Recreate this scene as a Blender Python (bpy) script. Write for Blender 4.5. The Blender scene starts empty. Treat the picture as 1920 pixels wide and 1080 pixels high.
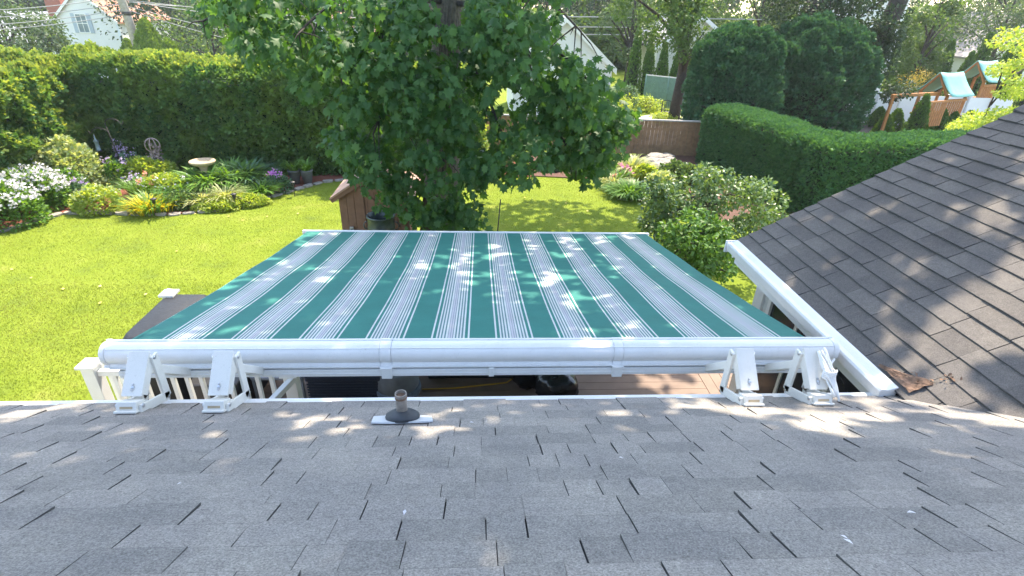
import bpy, bmesh, math, random
import numpy as np
from mathutils import Vector, Matrix
random.seed(7)
RG = np.random.default_rng(11)
SC = bpy.context.scene
COL = SC.collection
R_ = math.radians

# ------------------------------------------------------------------ camera, world, sun, exposure
CAM = Vector((0.0, 0.0, 5.0))
FPX, PITCH, YAW, ROLL = 1000.0, R_(28), R_(4), R_(2)
_F = Vector((math.sin(YAW) * math.cos(PITCH), math.cos(YAW) * math.cos(PITCH), -math.sin(PITCH)))
_R0 = Vector((math.cos(YAW), -math.sin(YAW), 0))
_U0 = _R0.cross(_F)
_R = _R0 * math.cos(ROLL) + _U0 * math.sin(ROLL)
_U = _U0 * math.cos(ROLL) - _R0 * math.sin(ROLL)
cd = bpy.data.cameras.new('camera')
cd.sensor_width = 36.0
cd.lens = FPX / 1920 * 36.0
cd.clip_start, cd.clip_end = 0.05, 3000
cam = bpy.data.objects.new('camera', cd)
COL.objects.link(cam)
cam.matrix_world = Matrix(((_R.x, _U.x, -_F.x, CAM.x), (_R.y, _U.y, -_F.y, CAM.y), (_R.z, _U.z, -_F.z, CAM.z), (0, 0, 0, 1)))
SC.camera = cam
SUN_AZ, SUN_EL = R_(24), R_(60)          # azimuth clockwise from +Y
SDIR = Vector((math.sin(SUN_AZ) * math.cos(SUN_EL), math.cos(SUN_AZ) * math.cos(SUN_EL), math.sin(SUN_EL)))
W = bpy.data.worlds.new("World")
SC.world = W
W.use_nodes = True
wn = W.node_tree
sky = wn.nodes.new('ShaderNodeTexSky')
sky.sky_type = 'NISHITA'
sky.sun_disc = False
sky.sun_elevation = SUN_EL
sky.sun_rotation = SUN_AZ
sky.air_density, sky.dust_density, sky.ozone_density = 1.0, 1.0, 1.0
bg = wn.nodes['Background']
bg.inputs['Strength'].default_value = 0.15
wn.links.new(sky.outputs[0], bg.inputs['Color'])
sl = bpy.data.lights.new('sun', 'SUN')
sl.energy, sl.angle, sl.color = 2.4, R_(0.53), (1.0, 0.93, 0.82)
so = bpy.data.objects.new('sun', sl)
COL.objects.link(so)
so.rotation_euler = SDIR.to_track_quat('Z', 'Y').to_euler()
so.location = (0, 0, 30)
SC.view_settings.view_transform = 'Standard'
SC.view_settings.look = 'None'
SC.view_settings.exposure = 2.3
SC.view_settings.gamma = 1.0
SC.view_settings.use_white_balance = True
SC.view_settings.white_balance_temperature = 7250
SC.view_settings.use_curve_mapping = False
SC.cycles.max_bounces = 7
SC.cycles.transparent_max_bounces = 6


def ray(px, py):
    return _F + _R * ((px - 960) / FPX) + _U * ((540 - py) / FPX)


def atY(px, py, Y):
    d = ray(px, py)
    return CAM + d * (Y / d.y)


def atZ(px, py, z=0.0):
    d = ray(px, py)
    return CAM + d * ((z - 5) / d.z)


# ------------------------------------------------------------------ materials
MATS = {}


def _mat(name):
    m = bpy.data.materials.new(name)
    m.use_nodes = True
    nt = m.node_tree
    return m, nt, nt.nodes['Principled BSDF']


def noise(nt, scale, detail=4, rough=.6, coord='pos', vec=None):
    n = nt.nodes.new('ShaderNodeTexNoise')
    n.inputs['Scale'].default_value = scale
    n.inputs['Detail'].default_value = detail
    n.inputs['Roughness'].default_value = rough
    if vec is not None:
        nt.links.new(vec, n.inputs['Vector'])
    elif coord == 'pos':
        g = nt.nodes.new('ShaderNodeNewGeometry')
        nt.links.new(g.outputs['Position'], n.inputs['Vector'])
    else:
        t = nt.nodes.new('ShaderNodeTexCoord')
        nt.links.new(t.outputs['Object'], n.inputs['Vector'])
    return n.outputs['Fac']


def ramp(nt, fac, stops, interp='LINEAR'):
    r = nt.nodes.new('ShaderNodeValToRGB')
    r.color_ramp.interpolation = interp
    el = r.color_ramp.elements
    while len(el) > 1:
        el.remove(el[-1])
    el[0].position = stops[0][0]
    el[0].color = (*stops[0][1], 1)
    for p, c in stops[1:]:
        e = el.new(p)
        e.color = (*c, 1)
    nt.links.new(fac, r.inputs[0])
    return r.outputs[0]


def mix(nt, fac, a, b, mode='MIX'):
    n = nt.nodes.new('ShaderNodeMix')
    n.data_type = 'RGBA'
    n.blend_type = mode
    for sock, v in ((n.inputs[0], fac), (n.inputs[6], a), (n.inputs[7], b)):
        if isinstance(v, (int, float)):
            sock.default_value = v
        elif isinstance(v, tuple):
            sock.default_value = (*v, 1)
        else:
            nt.links.new(v, sock)
    return n.outputs[2]


def bump(nt, b, fac, strength=.3, dist=.01):
    n = nt.nodes.new('ShaderNodeBump')
    n.inputs['Strength'].default_value = strength
    n.inputs['Distance'].default_value = dist
    nt.links.new(fac, n.inputs['Height'])
    nt.links.new(n.outputs[0], b.inputs['Normal'])


def plain(name, c, rough=.6, var=.12, scale=6, metal=0, bmp=0, bscale=60, spec=.5):
    if name in MATS:
        return MATS[name]
    m, nt, b = _mat(name)
    f = noise(nt, scale, 5)
    col = ramp(nt, f, [(.25, tuple(x * (1 - var) for x in c)), (.75, tuple(min(1, x * (1 + var)) for x in c))])
    nt.links.new(col, b.inputs['Base Color'])
    b.inputs['Roughness'].default_value = rough
    b.inputs['Metallic'].default_value = metal
    b.inputs['Specular IOR Level'].default_value = spec
    if bmp:
        bump(nt, b, noise(nt, bscale, 3), bmp, .01)
    MATS[name] = m
    return m


def leafmat(name, a, b_, trans=.35, rough=.5, patch=None, tcol=None, spec=.3):
    """leaves: diffuse/gloss face plus light shining through, each leaf its own tone"""
    if name in MATS:
        return MATS[name]
    m, nt, b = _mat(name)
    g = nt.nodes.new('ShaderNodeNewGeometry')
    oi = nt.nodes.new('ShaderNodeObjectInfo')
    ad = nt.nodes.new('ShaderNodeMath')
    ad.operation = 'ADD'
    nt.links.new(g.outputs['Random Per Island'], ad.inputs[0])
    nt.links.new(oi.outputs['Random'], ad.inputs[1])
    fr = nt.nodes.new('ShaderNodeMath')
    fr.operation = 'FRACT'
    nt.links.new(ad.outputs[0], fr.inputs[0])
    col = ramp(nt, fr.outputs[0], [(0, a), (1, b_)])
    if patch:
        pf = ramp(nt, noise(nt, patch[1], 2), [(.4, (0, 0, 0)), (.65, (1, 1, 1))])
        col = mix(nt, pf, col, mix(nt, .7, col, patch[0]))
    nt.links.new(col, b.inputs['Base Color'])
    b.inputs['Roughness'].default_value = rough
    b.inputs['Specular IOR Level'].default_value = spec
    t = nt.nodes.new('ShaderNodeBsdfTranslucent')
    tc = mix(nt, 1.0, col, tcol or (1.9, 1.7, .55), 'MULTIPLY')
    nt.links.new(tc, t.inputs['Color'])
    mx = nt.nodes.new('ShaderNodeMixShader')
    mx.inputs[0].default_value = trans
    nt.links.new(b.outputs[0], mx.inputs[1])
    nt.links.new(t.outputs[0], mx.inputs[2])
    nt.links.new(mx.outputs[0], nt.nodes['Material Output'].inputs['Surface'])
    MATS[name] = m
    return m


def shingle_mat(name, c, warm, speck=.5):
    m, nt, b = _mat(name)
    oi = nt.nodes.new('ShaderNodeObjectInfo')
    base = ramp(nt, oi.outputs['Random'], [(0, tuple(x * .88 for x in c)), (.5, c), (1, tuple(x * 1.06 for x in warm))])
    g1 = ramp(nt, noise(nt, 150, 3, .8), [(.30, (1 - speck,) * 3), (.5, (1, 1, 1)), (.70, (1 + speck,) * 3)])
    g2 = ramp(nt, noise(nt, 2.2, 5, .65), [(.3, (.8, .8, .82)), (.7, (1.12, 1.1, 1.06))])
    g3 = ramp(nt, noise(nt, 34, 4, .7), [(.3, (.86, .86, .86)), (.7, (1.1, 1.1, 1.1))])
    col = mix(nt, 1., mix(nt, 1., mix(nt, 1., base, g1, 'MULTIPLY'), g2, 'MULTIPLY'), g3, 'MULTIPLY')
    nt.links.new(col, b.inputs['Base Color'])
    b.inputs['Roughness'].default_value = .92
    b.inputs['Specular IOR Level'].default_value = .25
    bump(nt, b, noise(nt, 190, 3, .8), .9, .004)
    return m


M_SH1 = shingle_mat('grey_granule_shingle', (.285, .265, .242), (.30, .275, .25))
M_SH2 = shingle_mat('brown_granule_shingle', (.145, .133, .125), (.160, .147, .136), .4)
M_UNDER = plain('dark_underlay', (.02, .02, .022), .95)
def grimy(name, c, rough, dirt):
    m, nt, b = _mat(name)
    a = ramp(nt, noise(nt, 3, 6, .7), [(.35, tuple(x * .93 for x in c)), (.65, c)])
    d = ramp(nt, noise(nt, 9, 8, .75), [(.50, (0, 0, 0)), (.72, (1, 1, 1))])
    f = ramp(nt, noise(nt, 120, 3, .7), [(.62, (0, 0, 0)), (.70, (1, 1, 1))])
    k = nt.nodes.new('ShaderNodeMath')
    k.operation = 'MULTIPLY_ADD'
    nt.links.new(d, k.inputs[0])
    k.inputs[1].default_value = .30
    nt.links.new(f, k.inputs[2])
    k2 = nt.nodes.new('ShaderNodeMath')
    k2.operation = 'MULTIPLY'
    nt.links.new(k.outputs[0], k2.inputs[0])
    k2.inputs[1].default_value = dirt
    nt.links.new(mix(nt, k2.outputs[0], a, (.42, .40, .34)), b.inputs['Base Color'])
    b.inputs['Roughness'].default_value = rough
    MATS[name] = m
    return m


M_WHITE = grimy('white_powder_coat', (.82, .81, .79), .38, .45)
M_PVC = plain('white_vinyl', (.76, .76, .75), .45, .04, 4, bmp=.05)
M_CREAM = grimy('cream_painted_metal', (.80, .77, .70), .42, .5)
M_SIDING = plain('pale_siding', (.62, .62, .60), .6, .05, 3)
M_SIDEW = plain('white_siding', (.72, .71, .69), .6, .05, 1)
M_DARKGLASS = plain('dark_glass', (.02, .024, .03), .12, .2, 2)
M_GLASSB = plain('blue_grey_glass', (.16, .22, .26), .15, .2, 2)
M_SHUTTER = plain('blue_grey_shutter', (.38, .45, .52), .6, .05)
M_BLACK = plain('black_plastic', (.018, .018, .02), .5, .3, 10)
M_BAG = plain('black_bag_film', (.012, .012, .014), .18, .3, 10, bmp=1.0, bscale=14)
M_VINYL = plain('black_vinyl_cover', (.013, .014, .017), .6, .25, 9, bmp=.5, bscale=20)
M_GALV = plain('dark_galvanised', (.07, .09, .09), .35, .35, 12, .3)
M_STEEL = plain('steel', (.55, .55, .55), .3, .1, 10, 1)
M_BARK = plain('bark', (.10, .085, .068), .95, .5, 16, bmp=1.0, bscale=26)
M_BARK2 = plain('dark_bark', (.045, .038, .032), .95, .5, 12, bmp=1, bscale=20)
M_WOOD = plain('weathered_grey_wood', (.32, .28, .24), .9, .25, 8, bmp=.4)
M_ORW = plain('orange_stained_wood', (.42, .17, .05), .7, .25, 8)
M_SHED = plain('brown_painted_wood', (.225, .115, .075), .75, .14, 7, bmp=.25, bscale=40)
M_FENCE = plain('brown_fence_board', (.27, .165, .09), .85, .35, 5, bmp=.4)
M_MULCH = plain('red_mulch', (.20, .06, .035), .95, .6, 45, bmp=1, bscale=50)
M_SOIL = plain('dark_soil', (.05, .038, .028), .95, .5, 20, bmp=1)
M_STONE = plain('edging_stone', (.30, .27, .24), .9, .35, 11, bmp=.7, bscale=25)
M_PAVE = plain('grey_patio_paving', (.42, .40, .38), .9, .15, 3)
M_BIRD = plain('tan_concrete', (.50, .38, .24), .85, .2, 14, bmp=.5)
M_IRON = plain('dark_iron', (.06, .055, .05), .5, .3, 12, .6)
M_DECK = plain('brown_composite_decking', (.185, .125, .095), .7, .16, 5)
M_PIPE = plain('tan_vent_pipe', (.27, .235, .20), .8, .35, 30, bmp=.4)
M_BOOT = plain('dark_rubber_boot', (.045, .05, .056), .6, .25, 20)
M_LEAD = plain('pale_flashing', (.62, .63, .64), .5, .1, 10)
M_RUST = plain('rusty_flashing', (.20, .12, .08), .9, .6, 40, bmp=1, bscale=40)
M_TEALV = plain('teal_tarp', (.20, .48, .43), .6, .12, 4)
M_TEALU = plain('green_tarp_underside', (.20, .27, .06), .7, .1, 4)
M_GREENF = plain('green_slat_fence', (.14, .26, .22), .6, .15, 6)
M_GREYPOT = plain('grey_pot', (.14, .15, .16), .7, .2, 10)
M_LATT = plain('grey_lattice_metal', (.20, .22, .25), .45, .1, 9)
M_WICK = plain('dark_blue_wicker', (.018, .026, .045), .6, .3, 60, bmp=.8, bscale=70)
M_ORANGE = plain('yellow_cord', (.45, .25, .03), .6, .05)
M_ROPE = plain('white_rope', (.8, .8, .78), .8, .05)
M_ROOFR = plain('red_brown_roof', (.42, .20, .13), .85, .15, 3)
M_ROOFG = plain('grey_far_roof', (.33, .33, .36), .85, .1, 2)
M_CONC = plain('old_concrete', (.4, .38, .35), .9, .2, 9)
M_PEWTER = plain('copper_spiral', (.38, .30, .27), .4, .3, 30, .4)

L_MAPLE = leafmat('maple_leaf', (.034, .102, .030), (.076, .17, .052), .40, .55, tcol=(2.0, 1.8, .5), spec=.35)
L_ARB = leafmat('hedge_spray', (.06, .15, .06), (.13, .25, .085), .32, .6, ((.18, .27, .06), .9), spec=.2)
L_SUNTOP = leafmat('sunlit_tint_spray', (.16, .24, .06), (.28, .34, .11), .4, .6, spec=.2)  # yellower hedge sprays, the sunlit brightness put into their colour
L_ARBD = leafmat('dark_evergreen_spray', (.030, .095, .048), (.06, .15, .078), .2, .6, spec=.2)
L_ARBM = leafmat('clipped_hedge_spray', (.042, .125, .055), (.085, .20, .08), .25, .6, spec=.2)
L_CONE = leafmat('arborvitae_spray', (.04, .11, .02), (.09, .18, .04), .3, .6)
L_DEC = leafmat('tree_leaf', (.045, .10, .03), (.10, .17, .06), .4, .5)
L_DECP = leafmat('pale_tree_leaf', (.055, .10, .045), (.11, .165, .075), .35, .55, tcol=(1.5, 1.5, .6))
L_DECD = leafmat('deep_tree_leaf', (.022, .05, .025), (.05, .09, .045), .3, .55)
L_YEL = leafmat('yellow_green_leaf', (.20, .32, .05), (.42, .48, .13), .4, .5)
L_VAR = leafmat('variegated_leaf', (.18, .28, .09), (.54, .58, .35), .3, .5)
L_SHR = leafmat('shrub_leaf', (.05, .11, .035), (.17, .26, .11), .3, .4, spec=.5)
L_BLADE = leafmat('strap_leaf', (.07, .17, .035), (.16, .30, .06), .35, .45)
L_BLADEV = leafmat('cream_striped_blade', (.20, .27, .09), (.52, .52, .30), .35, .5)
L_BLADEY = leafmat('golden_blade', (.58, .52, .03), (.76, .66, .06), .35, .5, tcol=(1.3, 1.1, .5))
L_BLUE = leafmat('blue_green_leaf', (.06, .13, .07), (.12, .22, .13), .2, .6)
L_WHITEF = leafmat('white_petals', (.72, .68, .72), (.82, .80, .80), .3, .6, tcol=(1, 1, 1))
L_PINK = leafmat('pink_petals', (.75, .18, .35), (.85, .35, .50), .3, .6, tcol=(1, 1, 1))
L_CORAL = leafmat('coral_petals', (.80, .25, .15), (.85, .40, .30), .3, .6, tcol=(1, 1, 1))
L_LILAC = leafmat('lilac_petals', (.50, .36, .60), (.66, .55, .72), .3, .6, tcol=(1, 1, 1))
L_PURP = leafmat('purple_petals', (.42, .12, .50), (.60, .30, .60), .3, .6, tcol=(1, 1, 1))
L_DRY = leafmat('fallen_yellow_leaf', (.50, .38, .10), (.65, .55, .22), .2, .7)
L_ORT = leafmat('orange_tip_leaf', (.40, .26, .05), (.30, .30, .08), .3, .6)


def grass_mat():
    m, nt, b = _mat('lawn_grass')
    c1 = ramp(nt, noise(nt, 1.1, 5, .6), [(.28, (.13, .18, .035)), (.45, (.175, .235, .030)), (.6, (.20, .255, .038)), (.75, (.26, .285, .07))])
    c2 = ramp(nt, noise(nt, 28, 4, .75), [(.3, (.72, .74, .7)), (.7, (1.2, 1.18, 1.1))])
    c3 = ramp(nt, noise(nt, 160, 2, .8), [(.3, (.7, .7, .6)), (.7, (1.25, 1.25, 1.2))])
    nt.links.new(mix(nt, 1., mix(nt, 1., c1, c2, 'MULTIPLY'), c3, 'MULTIPLY'), b.inputs['Base Color'])
    b.inputs['Roughness'].default_value = .9
    b.inputs['Specular IOR Level'].default_value = .1
    bump(nt, b, noise(nt, 70, 3, .7), .8, .02)
    return m


M_GRASS = grass_mat()
L_GRASS = leafmat('grass_blade', (.15, .205, .03), (.235, .29, .048), .3, .7, ((.27, .27, .08), .8), tcol=(1.3, 1.2, .5), spec=.1)


def fabric_mat():
    m, nt, b = _mat('striped_awning_fabric')
    tc = nt.nodes.new('ShaderNodeTexCoord')
    sx = nt.nodes.new('ShaderNodeSeparateXYZ')
    nt.links.new(tc.outputs['Object'], sx.inputs[0])

    def mth(op, a, v):
        n = nt.nodes.new('ShaderNodeMath')
        n.operation = op
        nt.links.new(a, n.inputs[0])
        n.inputs[1].default_value = v
        return n.outputs[0]
    P, S0 = .4435, .114
    u = mth('FRACT', mth('DIVIDE', mth('ADD', sx.outputs[0], -S0 + P * 20), P), 0)
    G, Wt, D, LI = (.032, .205, .172), (.64, .65, .63), (.12, .23, .23), (.52, .50, .54)
    k = .59
    st = [(0, Wt), (.045, G), (.125, Wt), (.165, D), (.21, Wt), (.25, D), (.29, Wt), (.335, D), (.375, Wt), (.425, D), (.44, LI), (.49, D), (.505, LI), (.555, D), (.57, Wt), (.62, D), (.66, Wt), (.705, D), (.745, Wt), (.785, D), (.83, Wt), (.875, G), (.955, Wt)]
    stops = [(p * k, c) for p, c in st] + [(k, G)]
    col = ramp(nt, u, stops, 'CONSTANT')
    wv = ramp(nt, noise(nt, 3.5, 5, .6, 'obj'), [(.3, (.90, .90, .90)), (.7, (1.06, 1.06, 1.06))])
    fine = ramp(nt, noise(nt, 420, 1, .5, 'obj'), [(.3, (.86, .86, .86)), (.7, (1.12, 1.12, 1.12))])
    col = mix(nt, 1., mix(nt, 1., col, wv, 'MULTIPLY'), fine, 'MULTIPLY')
    nt.links.new(col, b.inputs['Base Color'])
    bump(nt, b, noise(nt, 1.3, 4, .55, 'obj'), .35, .06)
    b.inputs['Roughness'].default_value = .75
    b.inputs['Specular IOR Level'].default_value = .35
    t = nt.nodes.new('ShaderNodeBsdfTranslucent')
    nt.links.new(col, t.inputs['Color'])
    mx = nt.nodes.new('ShaderNodeMixShader')
    mx.inputs[0].default_value = .12
    nt.links.new(b.outputs[0], mx.inputs[1])
    nt.links.new(t.outputs[0], mx.inputs[2])
    nt.links.new(mx.outputs[0], nt.nodes['Material Output'].inputs['Surface'])
    return m


# ------------------------------------------------------------------ mesh helpers
class MB:
    def __init__(s):
        s.v, s.f = [], []

    def add(s, vs, fs):
        o = len(s.v)
        s.v += [tuple(v) for v in vs]
        s.f += [tuple(i + o for i in f) for f in fs]
        return s

    def box(s, lo, hi, M=None):
        x0, y0, z0 = lo
        x1, y1, z1 = hi
        vs = [Vector(p) for p in ((x0, y0, z0), (x1, y0, z0), (x1, y1, z0), (x0, y1, z0), (x0, y0, z1), (x1, y0, z1), (x1, y1, z1), (x0, y1, z1))]
        if M is not None:
            vs = [M @ v for v in vs]
        return s.add(vs, [(0, 3, 2, 1), (4, 5, 6, 7), (0, 1, 5, 4), (1, 2, 6, 5), (2, 3, 7, 6), (3, 0, 4, 7)])

    def cbox(s, c, sz, M=None):
        return s.box([a - b / 2 for a, b in zip(c, sz)], [a + b / 2 for a, b in zip(c, sz)], M)

    def beam(s, a, b, w, h, up=(0, 0, 1)):
        """box bar from a to b, w across, h along up"""
        a, b = Vector(a), Vector(b)
        d = (b - a).normalized()
        x = d.cross(Vector(up)).normalized()
        z = x.cross(d)
        vs = []
        for p in (a, b):
            for i, j in ((-1, -1), (1, -1), (1, 1), (-1, 1)):
                vs.append(p + x * (w / 2 * i) + z * (h / 2 * j))
        return s.add(vs, [(3, 2, 1, 0), (4, 5, 6, 7), (0, 1, 5, 4), (1, 2, 6, 5), (2, 3, 7, 6), (3, 0, 4, 7)])

    def tube(s, pts, r, n=8, cap=True):
        pts = [Vector(p) for p in pts]
        rs = r if isinstance(r, (list, tuple)) else [r] * len(pts)
        o = len(s.v)
        up = Vector((0, 0, 1))
        for i, p in enumerate(pts):
            d = (pts[min(i + 1, len(pts) - 1)] - pts[max(i - 1, 0)]).normalized()
            ref = up if abs(d.z) < .93 else Vector((1, 0, 0))
            x = d.cross(ref).normalized()
            y = d.cross(x)
            for k in range(n):
                a = 2 * math.pi * k / n
                s.v.append(tuple(p + (x * math.cos(a) + y * math.sin(a)) * rs[i]))
        for i in range(len(pts) - 1):
            for k in range(n):
                a, b = o + i * n + k, o + i * n + (k + 1) % n
                s.f.append((a, b, b + n, a + n))
        if cap:
            s.f.append(tuple(o + k for k in range(n))[::-1])
            s.f.append(tuple(o + (len(pts) - 1) * n + k for k in range(n)))
        return s

    def lathe(s, prof, c=(0, 0, 0), n=20, M=None, wob=None):
        o = len(s.v)
        for r, z in prof:
            for k in range(n):
                a = 2 * math.pi * k / n
                q = r if wob is None else r * (1 + wob * math.sin(a * 3 + z * 9))
                v = Vector((c[0] + q * math.cos(a), c[1] + q * math.sin(a), c[2] + z))
                s.v.append(tuple(M @ v if M is not None else v))
        for i in range(len(prof) - 1):
            for k in range(n):
                a, b = o + i * n + k, o + i * n + (k + 1) % n
                s.f.append((a, b, b + n, a + n))
        s.f.append(tuple(o + k for k in range(n))[::-1])
        s.f.append(tuple(o + (len(prof) - 1) * n + k for k in range(n)))
        return s

    def prism(s, poly, a, b):
        """polygon poly given as 3D points, swept from offset a to offset b"""
        a, b = Vector(a), Vector(b)
        n = len(poly)
        o = len(s.v)
        s.v += [tuple(Vector(p) + a) for p in poly] + [tuple(Vector(p) + b) for p in poly]
        s.f.append(tuple(o + i for i in range(n))[::-1])
        s.f.append(tuple(o + n + i for i in range(n)))
        for i in range(n):
            j = (i + 1) % n
            s.f.append((o + i, o + j, o + n + j, o + n + i))
        return s

    def mesh(s, name):
        me = bpy.data.meshes.new(name)
        me.from_pydata(s.v, [], s.f)
        me.validate()
        bm = bmesh.new()
        bm.from_mesh(me)
        bmesh.ops.recalc_face_normals(bm, faces=bm.faces)
        bm.to_mesh(me)
        bm.free()
        return me

    def build(s, name, m, parent=None, bevel=0, smooth=False, seg=2):
        me = s.mesh(name)
        me.materials.append(m)
        o = bpy.data.objects.new(name, me)
        COL.objects.link(o)
        if parent is not None:
            par(o, parent)
        if smooth:
            for p in me.polygons:
                p.use_smooth = True
        if bevel:
            b = o.modifiers.new('bevel', 'BEVEL')
            b.width = bevel
            b.segments = seg
            b.limit_method = 'ANGLE'
            b.angle_limit = R_(35)
            b.harden_normals = False
        return o


def par(o, parent):
    o.parent = parent
    o.matrix_parent_inverse = Matrix.Translation(-parent_world(parent))


def parent_world(p):
    v = Vector(p.location)
    q = p.parent
    while q is not None:
        v = v + Vector(q.location)
        v = v + q_off(p)
        p, q = q, q.parent
    return v


def q_off(p):
    return p.matrix_parent_inverse.to_translation()


def tag(o, label=None, cat=None, group=None, kind=None):
    if label:
        o['label'] = label
    if cat:
        o['category'] = cat
    if group:
        o['group'] = group
    if kind:
        o['kind'] = kind
    return o


def thing(name, label, cat, loc=(0, 0, 0), group=None):
    o = bpy.data.objects.new(name, None)
    o.empty_display_size = .1
    o.location = loc
    COL.objects.link(o)
    return tag(o, label, cat, group)


def struct(o):
    o['kind'] = 'structure'
    return o


def put(name, me, parent, M):
    """an object sharing mesh me at world matrix M under parent"""
    o = bpy.data.objects.new(name, me)
    COL.objects.link(o)
    if parent is not None:
        o.parent = parent
        o.matrix_parent_inverse = Matrix.Translation(-parent_world(parent))
    o.matrix_basis = M
    return o


def copy_tree(o, parent=None, delta=None):
    c = o.copy()
    COL.objects.link(c)
    if parent is not None:
        c.parent = parent
        c.matrix_parent_inverse = o.matrix_parent_inverse.copy()
    for ch in list(o.children):
        copy_tree(ch, c)
    return c


# ---- scatter of many small faces as one mesh (numpy)
def fastmesh(name, V, Fc, m):
    me = bpy.data.meshes.new(name)
    k = Fc.shape[1]
    me.vertices.add(len(V))
    me.vertices.foreach_set('co', V.astype(np.float32).ravel())
    me.loops.add(Fc.size)
    me.loops.foreach_set('vertex_index', Fc.astype(np.int32).ravel())
    me.polygons.add(len(Fc))
    me.polygons.foreach_set('loop_start', np.arange(0, Fc.size, k, dtype=np.int32))
    me.polygons.foreach_set('loop_total', np.full(len(Fc), k, dtype=np.int32))
    me.update(calc_edges=True)
    me.materials.append(m)
    return me


def nrm(a):
    return a / np.maximum(np.linalg.norm(a, axis=1, keepdims=True), 1e-9)


def scatter(name, T, pos, ydir, ndir, size, m, parent=None, kind=None):
    tv, tf = T
    y = nrm(ydir)
    x = nrm(np.cross(y, ndir))
    z = np.cross(x, y)
    size = np.broadcast_to(size, (len(pos),))[:, None, None]
    V = pos[:, None, :] + size * (tv[None, :, 0, None] * x[:, None, :] + tv[None, :, 1, None] * y[:, None, :] + tv[None, :, 2, None] * z[:, None, :])
    Fc = (tf[None] + (np.arange(len(pos)) * len(tv))[:, None, None]).reshape(-1, tf.shape[1])
    me = fastmesh(name, V.reshape(-1, 3), Fc, m)
    o = bpy.data.objects.new(name, me)
    COL.objects.link(o)
    if parent is not None:
        par(o, parent)
    if kind:
        o['kind'] = kind
    return o


def _fan(out, c=(0, .4, .0)):
    v = [c] + out
    n = len(out)
    return np.array(v, float), np.array([(0, 1 + i, 1 + (i + 1) % n) for i in range(n)])


_half = [(.14, .0, .01), (.42, -.06, .03), (.30, .16, .0), (.62, .34, -.05), (.36, .48, -.01), (.44, .84, -.08), (.18, .72, -.02)]
T_MAPLE = _fan([(0, 0, 0)] + _half + [(0, 1.05, -.1)] + [(-x, y, z) for x, y, z in _half[::-1]], (0, .4, .06))
T_MAPLE2 = _fan([(0, 0, 0), (.42, -.06, .0), (.62, .34, -.05), (.44, .84, -.08), (0, 1.05, -.1), (-.44, .84, -.08), (-.62, .34, -.05), (-.42, -.06, 0)], (0, .4, .06))
T_LEAF = (np.array([(0, 0, 0), (.3, .45, .08), (0, 1, -.08), (-.3, .45, .08)], float), np.array([(0, 1, 2), (0, 2, 3)]))
T_LEAFB = (np.array([(0, 0, 0), (.36, .3, .07), (.26, .75, .03), (0, 1, -.1), (-.26, .75, .03), (-.36, .3, .07), (0, .4, -.02)], float), np.array([(6, 0, 1), (6, 1, 2), (6, 2, 3), (6, 3, 4), (6, 4, 5), (6, 5, 0)]))
T_SPRAY = (np.array([(0, 0, 0), (.10, .3, .03), (.42, .55, -.05), (.13, .6, .03), (.30, .95, -.08), (.0, 1.1, -.03), (-.13, .75, .03), (-.42, .72, -.06), (-.1, .4, .03)], float),
           np.array([(0, 1, 8), (1, 2, 3), (1, 3, 8), (3, 4, 5), (3, 5, 6), (3, 6, 8), (8, 6, 7)]))
T_BLADE = (np.array([(-.03, 0, 0), (.03, 0, 0), (-.04, .4, .03), (.04, .4, .03), (-.03, .75, -.06), (.03, .75, -.06), (0, 1., -.26)], float), np.array([(0, 1, 3), (0, 3, 2), (2, 3, 5), (2, 5, 4), (4, 5, 6)]))
T_GRASS = (np.array([(-.14, 0, 0), (.14, 0, 0), (.0, 1., .25)], float), np.array([(0, 1, 2)]))
T_FLOW = _fan([(.5 * math.cos(a) * (1 if i % 2 else .55), .5 * math.sin(a) * (1 if i % 2 else .55) + .0, .08 if i % 2 else .0) for i, a in enumerate([k * math.pi / 5 for k in range(10)])], (0, 0, -.04))


def vnoise(p, seed=0):
    """cheap smooth value noise, p (n,3) -> 0..1"""
    i = np.floor(p).astype(np.int64)
    f = p - i
    f = f * f * (3 - 2 * f)

    def h(a):
        n = (a[:, 0] * 73856093) ^ (a[:, 1] * 19349663) ^ (a[:, 2] * 83492791) ^ (seed * 2654435)
        n = (n ^ (n >> 13)) * 1274126177
        return ((n ^ (n >> 16)) & 65535) / 65535.0
    r = 0
    for dx in (0, 1):
        for dy in (0, 1):
            for dz in (0, 1):
                w = (f[:, 0] if dx else 1 - f[:, 0]) * (f[:, 1] if dy else 1 - f[:, 1]) * (f[:, 2] if dz else 1 - f[:, 2])
                r = r + w * h(i + np.array([dx, dy, dz]))
    return r


def fbm(p, s, seed=0):
    return vnoise(p * s, seed) * .55 + vnoise(p * s * 2.3, seed + 1) * .3 + vnoise(p * s * 5, seed + 2) * .15


def rdir(n):
    return nrm(RG.normal(size=(n, 3)))


# ------------------------------------------------------------------ ground
def ground_z(x, y):
    t = min(1, max(0, (y - 23) / 30))
    t = t * t * (3 - 2 * t)
    k = min(1, max(0, (2 - x) / 8))
    return -4.0 * t * k - (.0 if k else 0)


def build_ground():
    xs = [-600, -300, -150] + list(range(-90, 91, 3)) + [150, 300, 600]
    ys = [-200, -60, -20, -8] + list(range(-2, 100, 3)) + [130, 200, 400, 900]
    mb = MB()
    for y in ys:
        for x in xs:
            mb.v.append((x, y, ground_z(x, y)))
    nx = len(xs)
    for j in range(len(ys) - 1):
        for i in range(nx - 1):
            mb.f.append((j * nx + i, j * nx + i + 1, (j + 1) * nx + i + 1, (j + 1) * nx + i))
    struct(mb.build('ground', M_GRASS))


build_ground()


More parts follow.
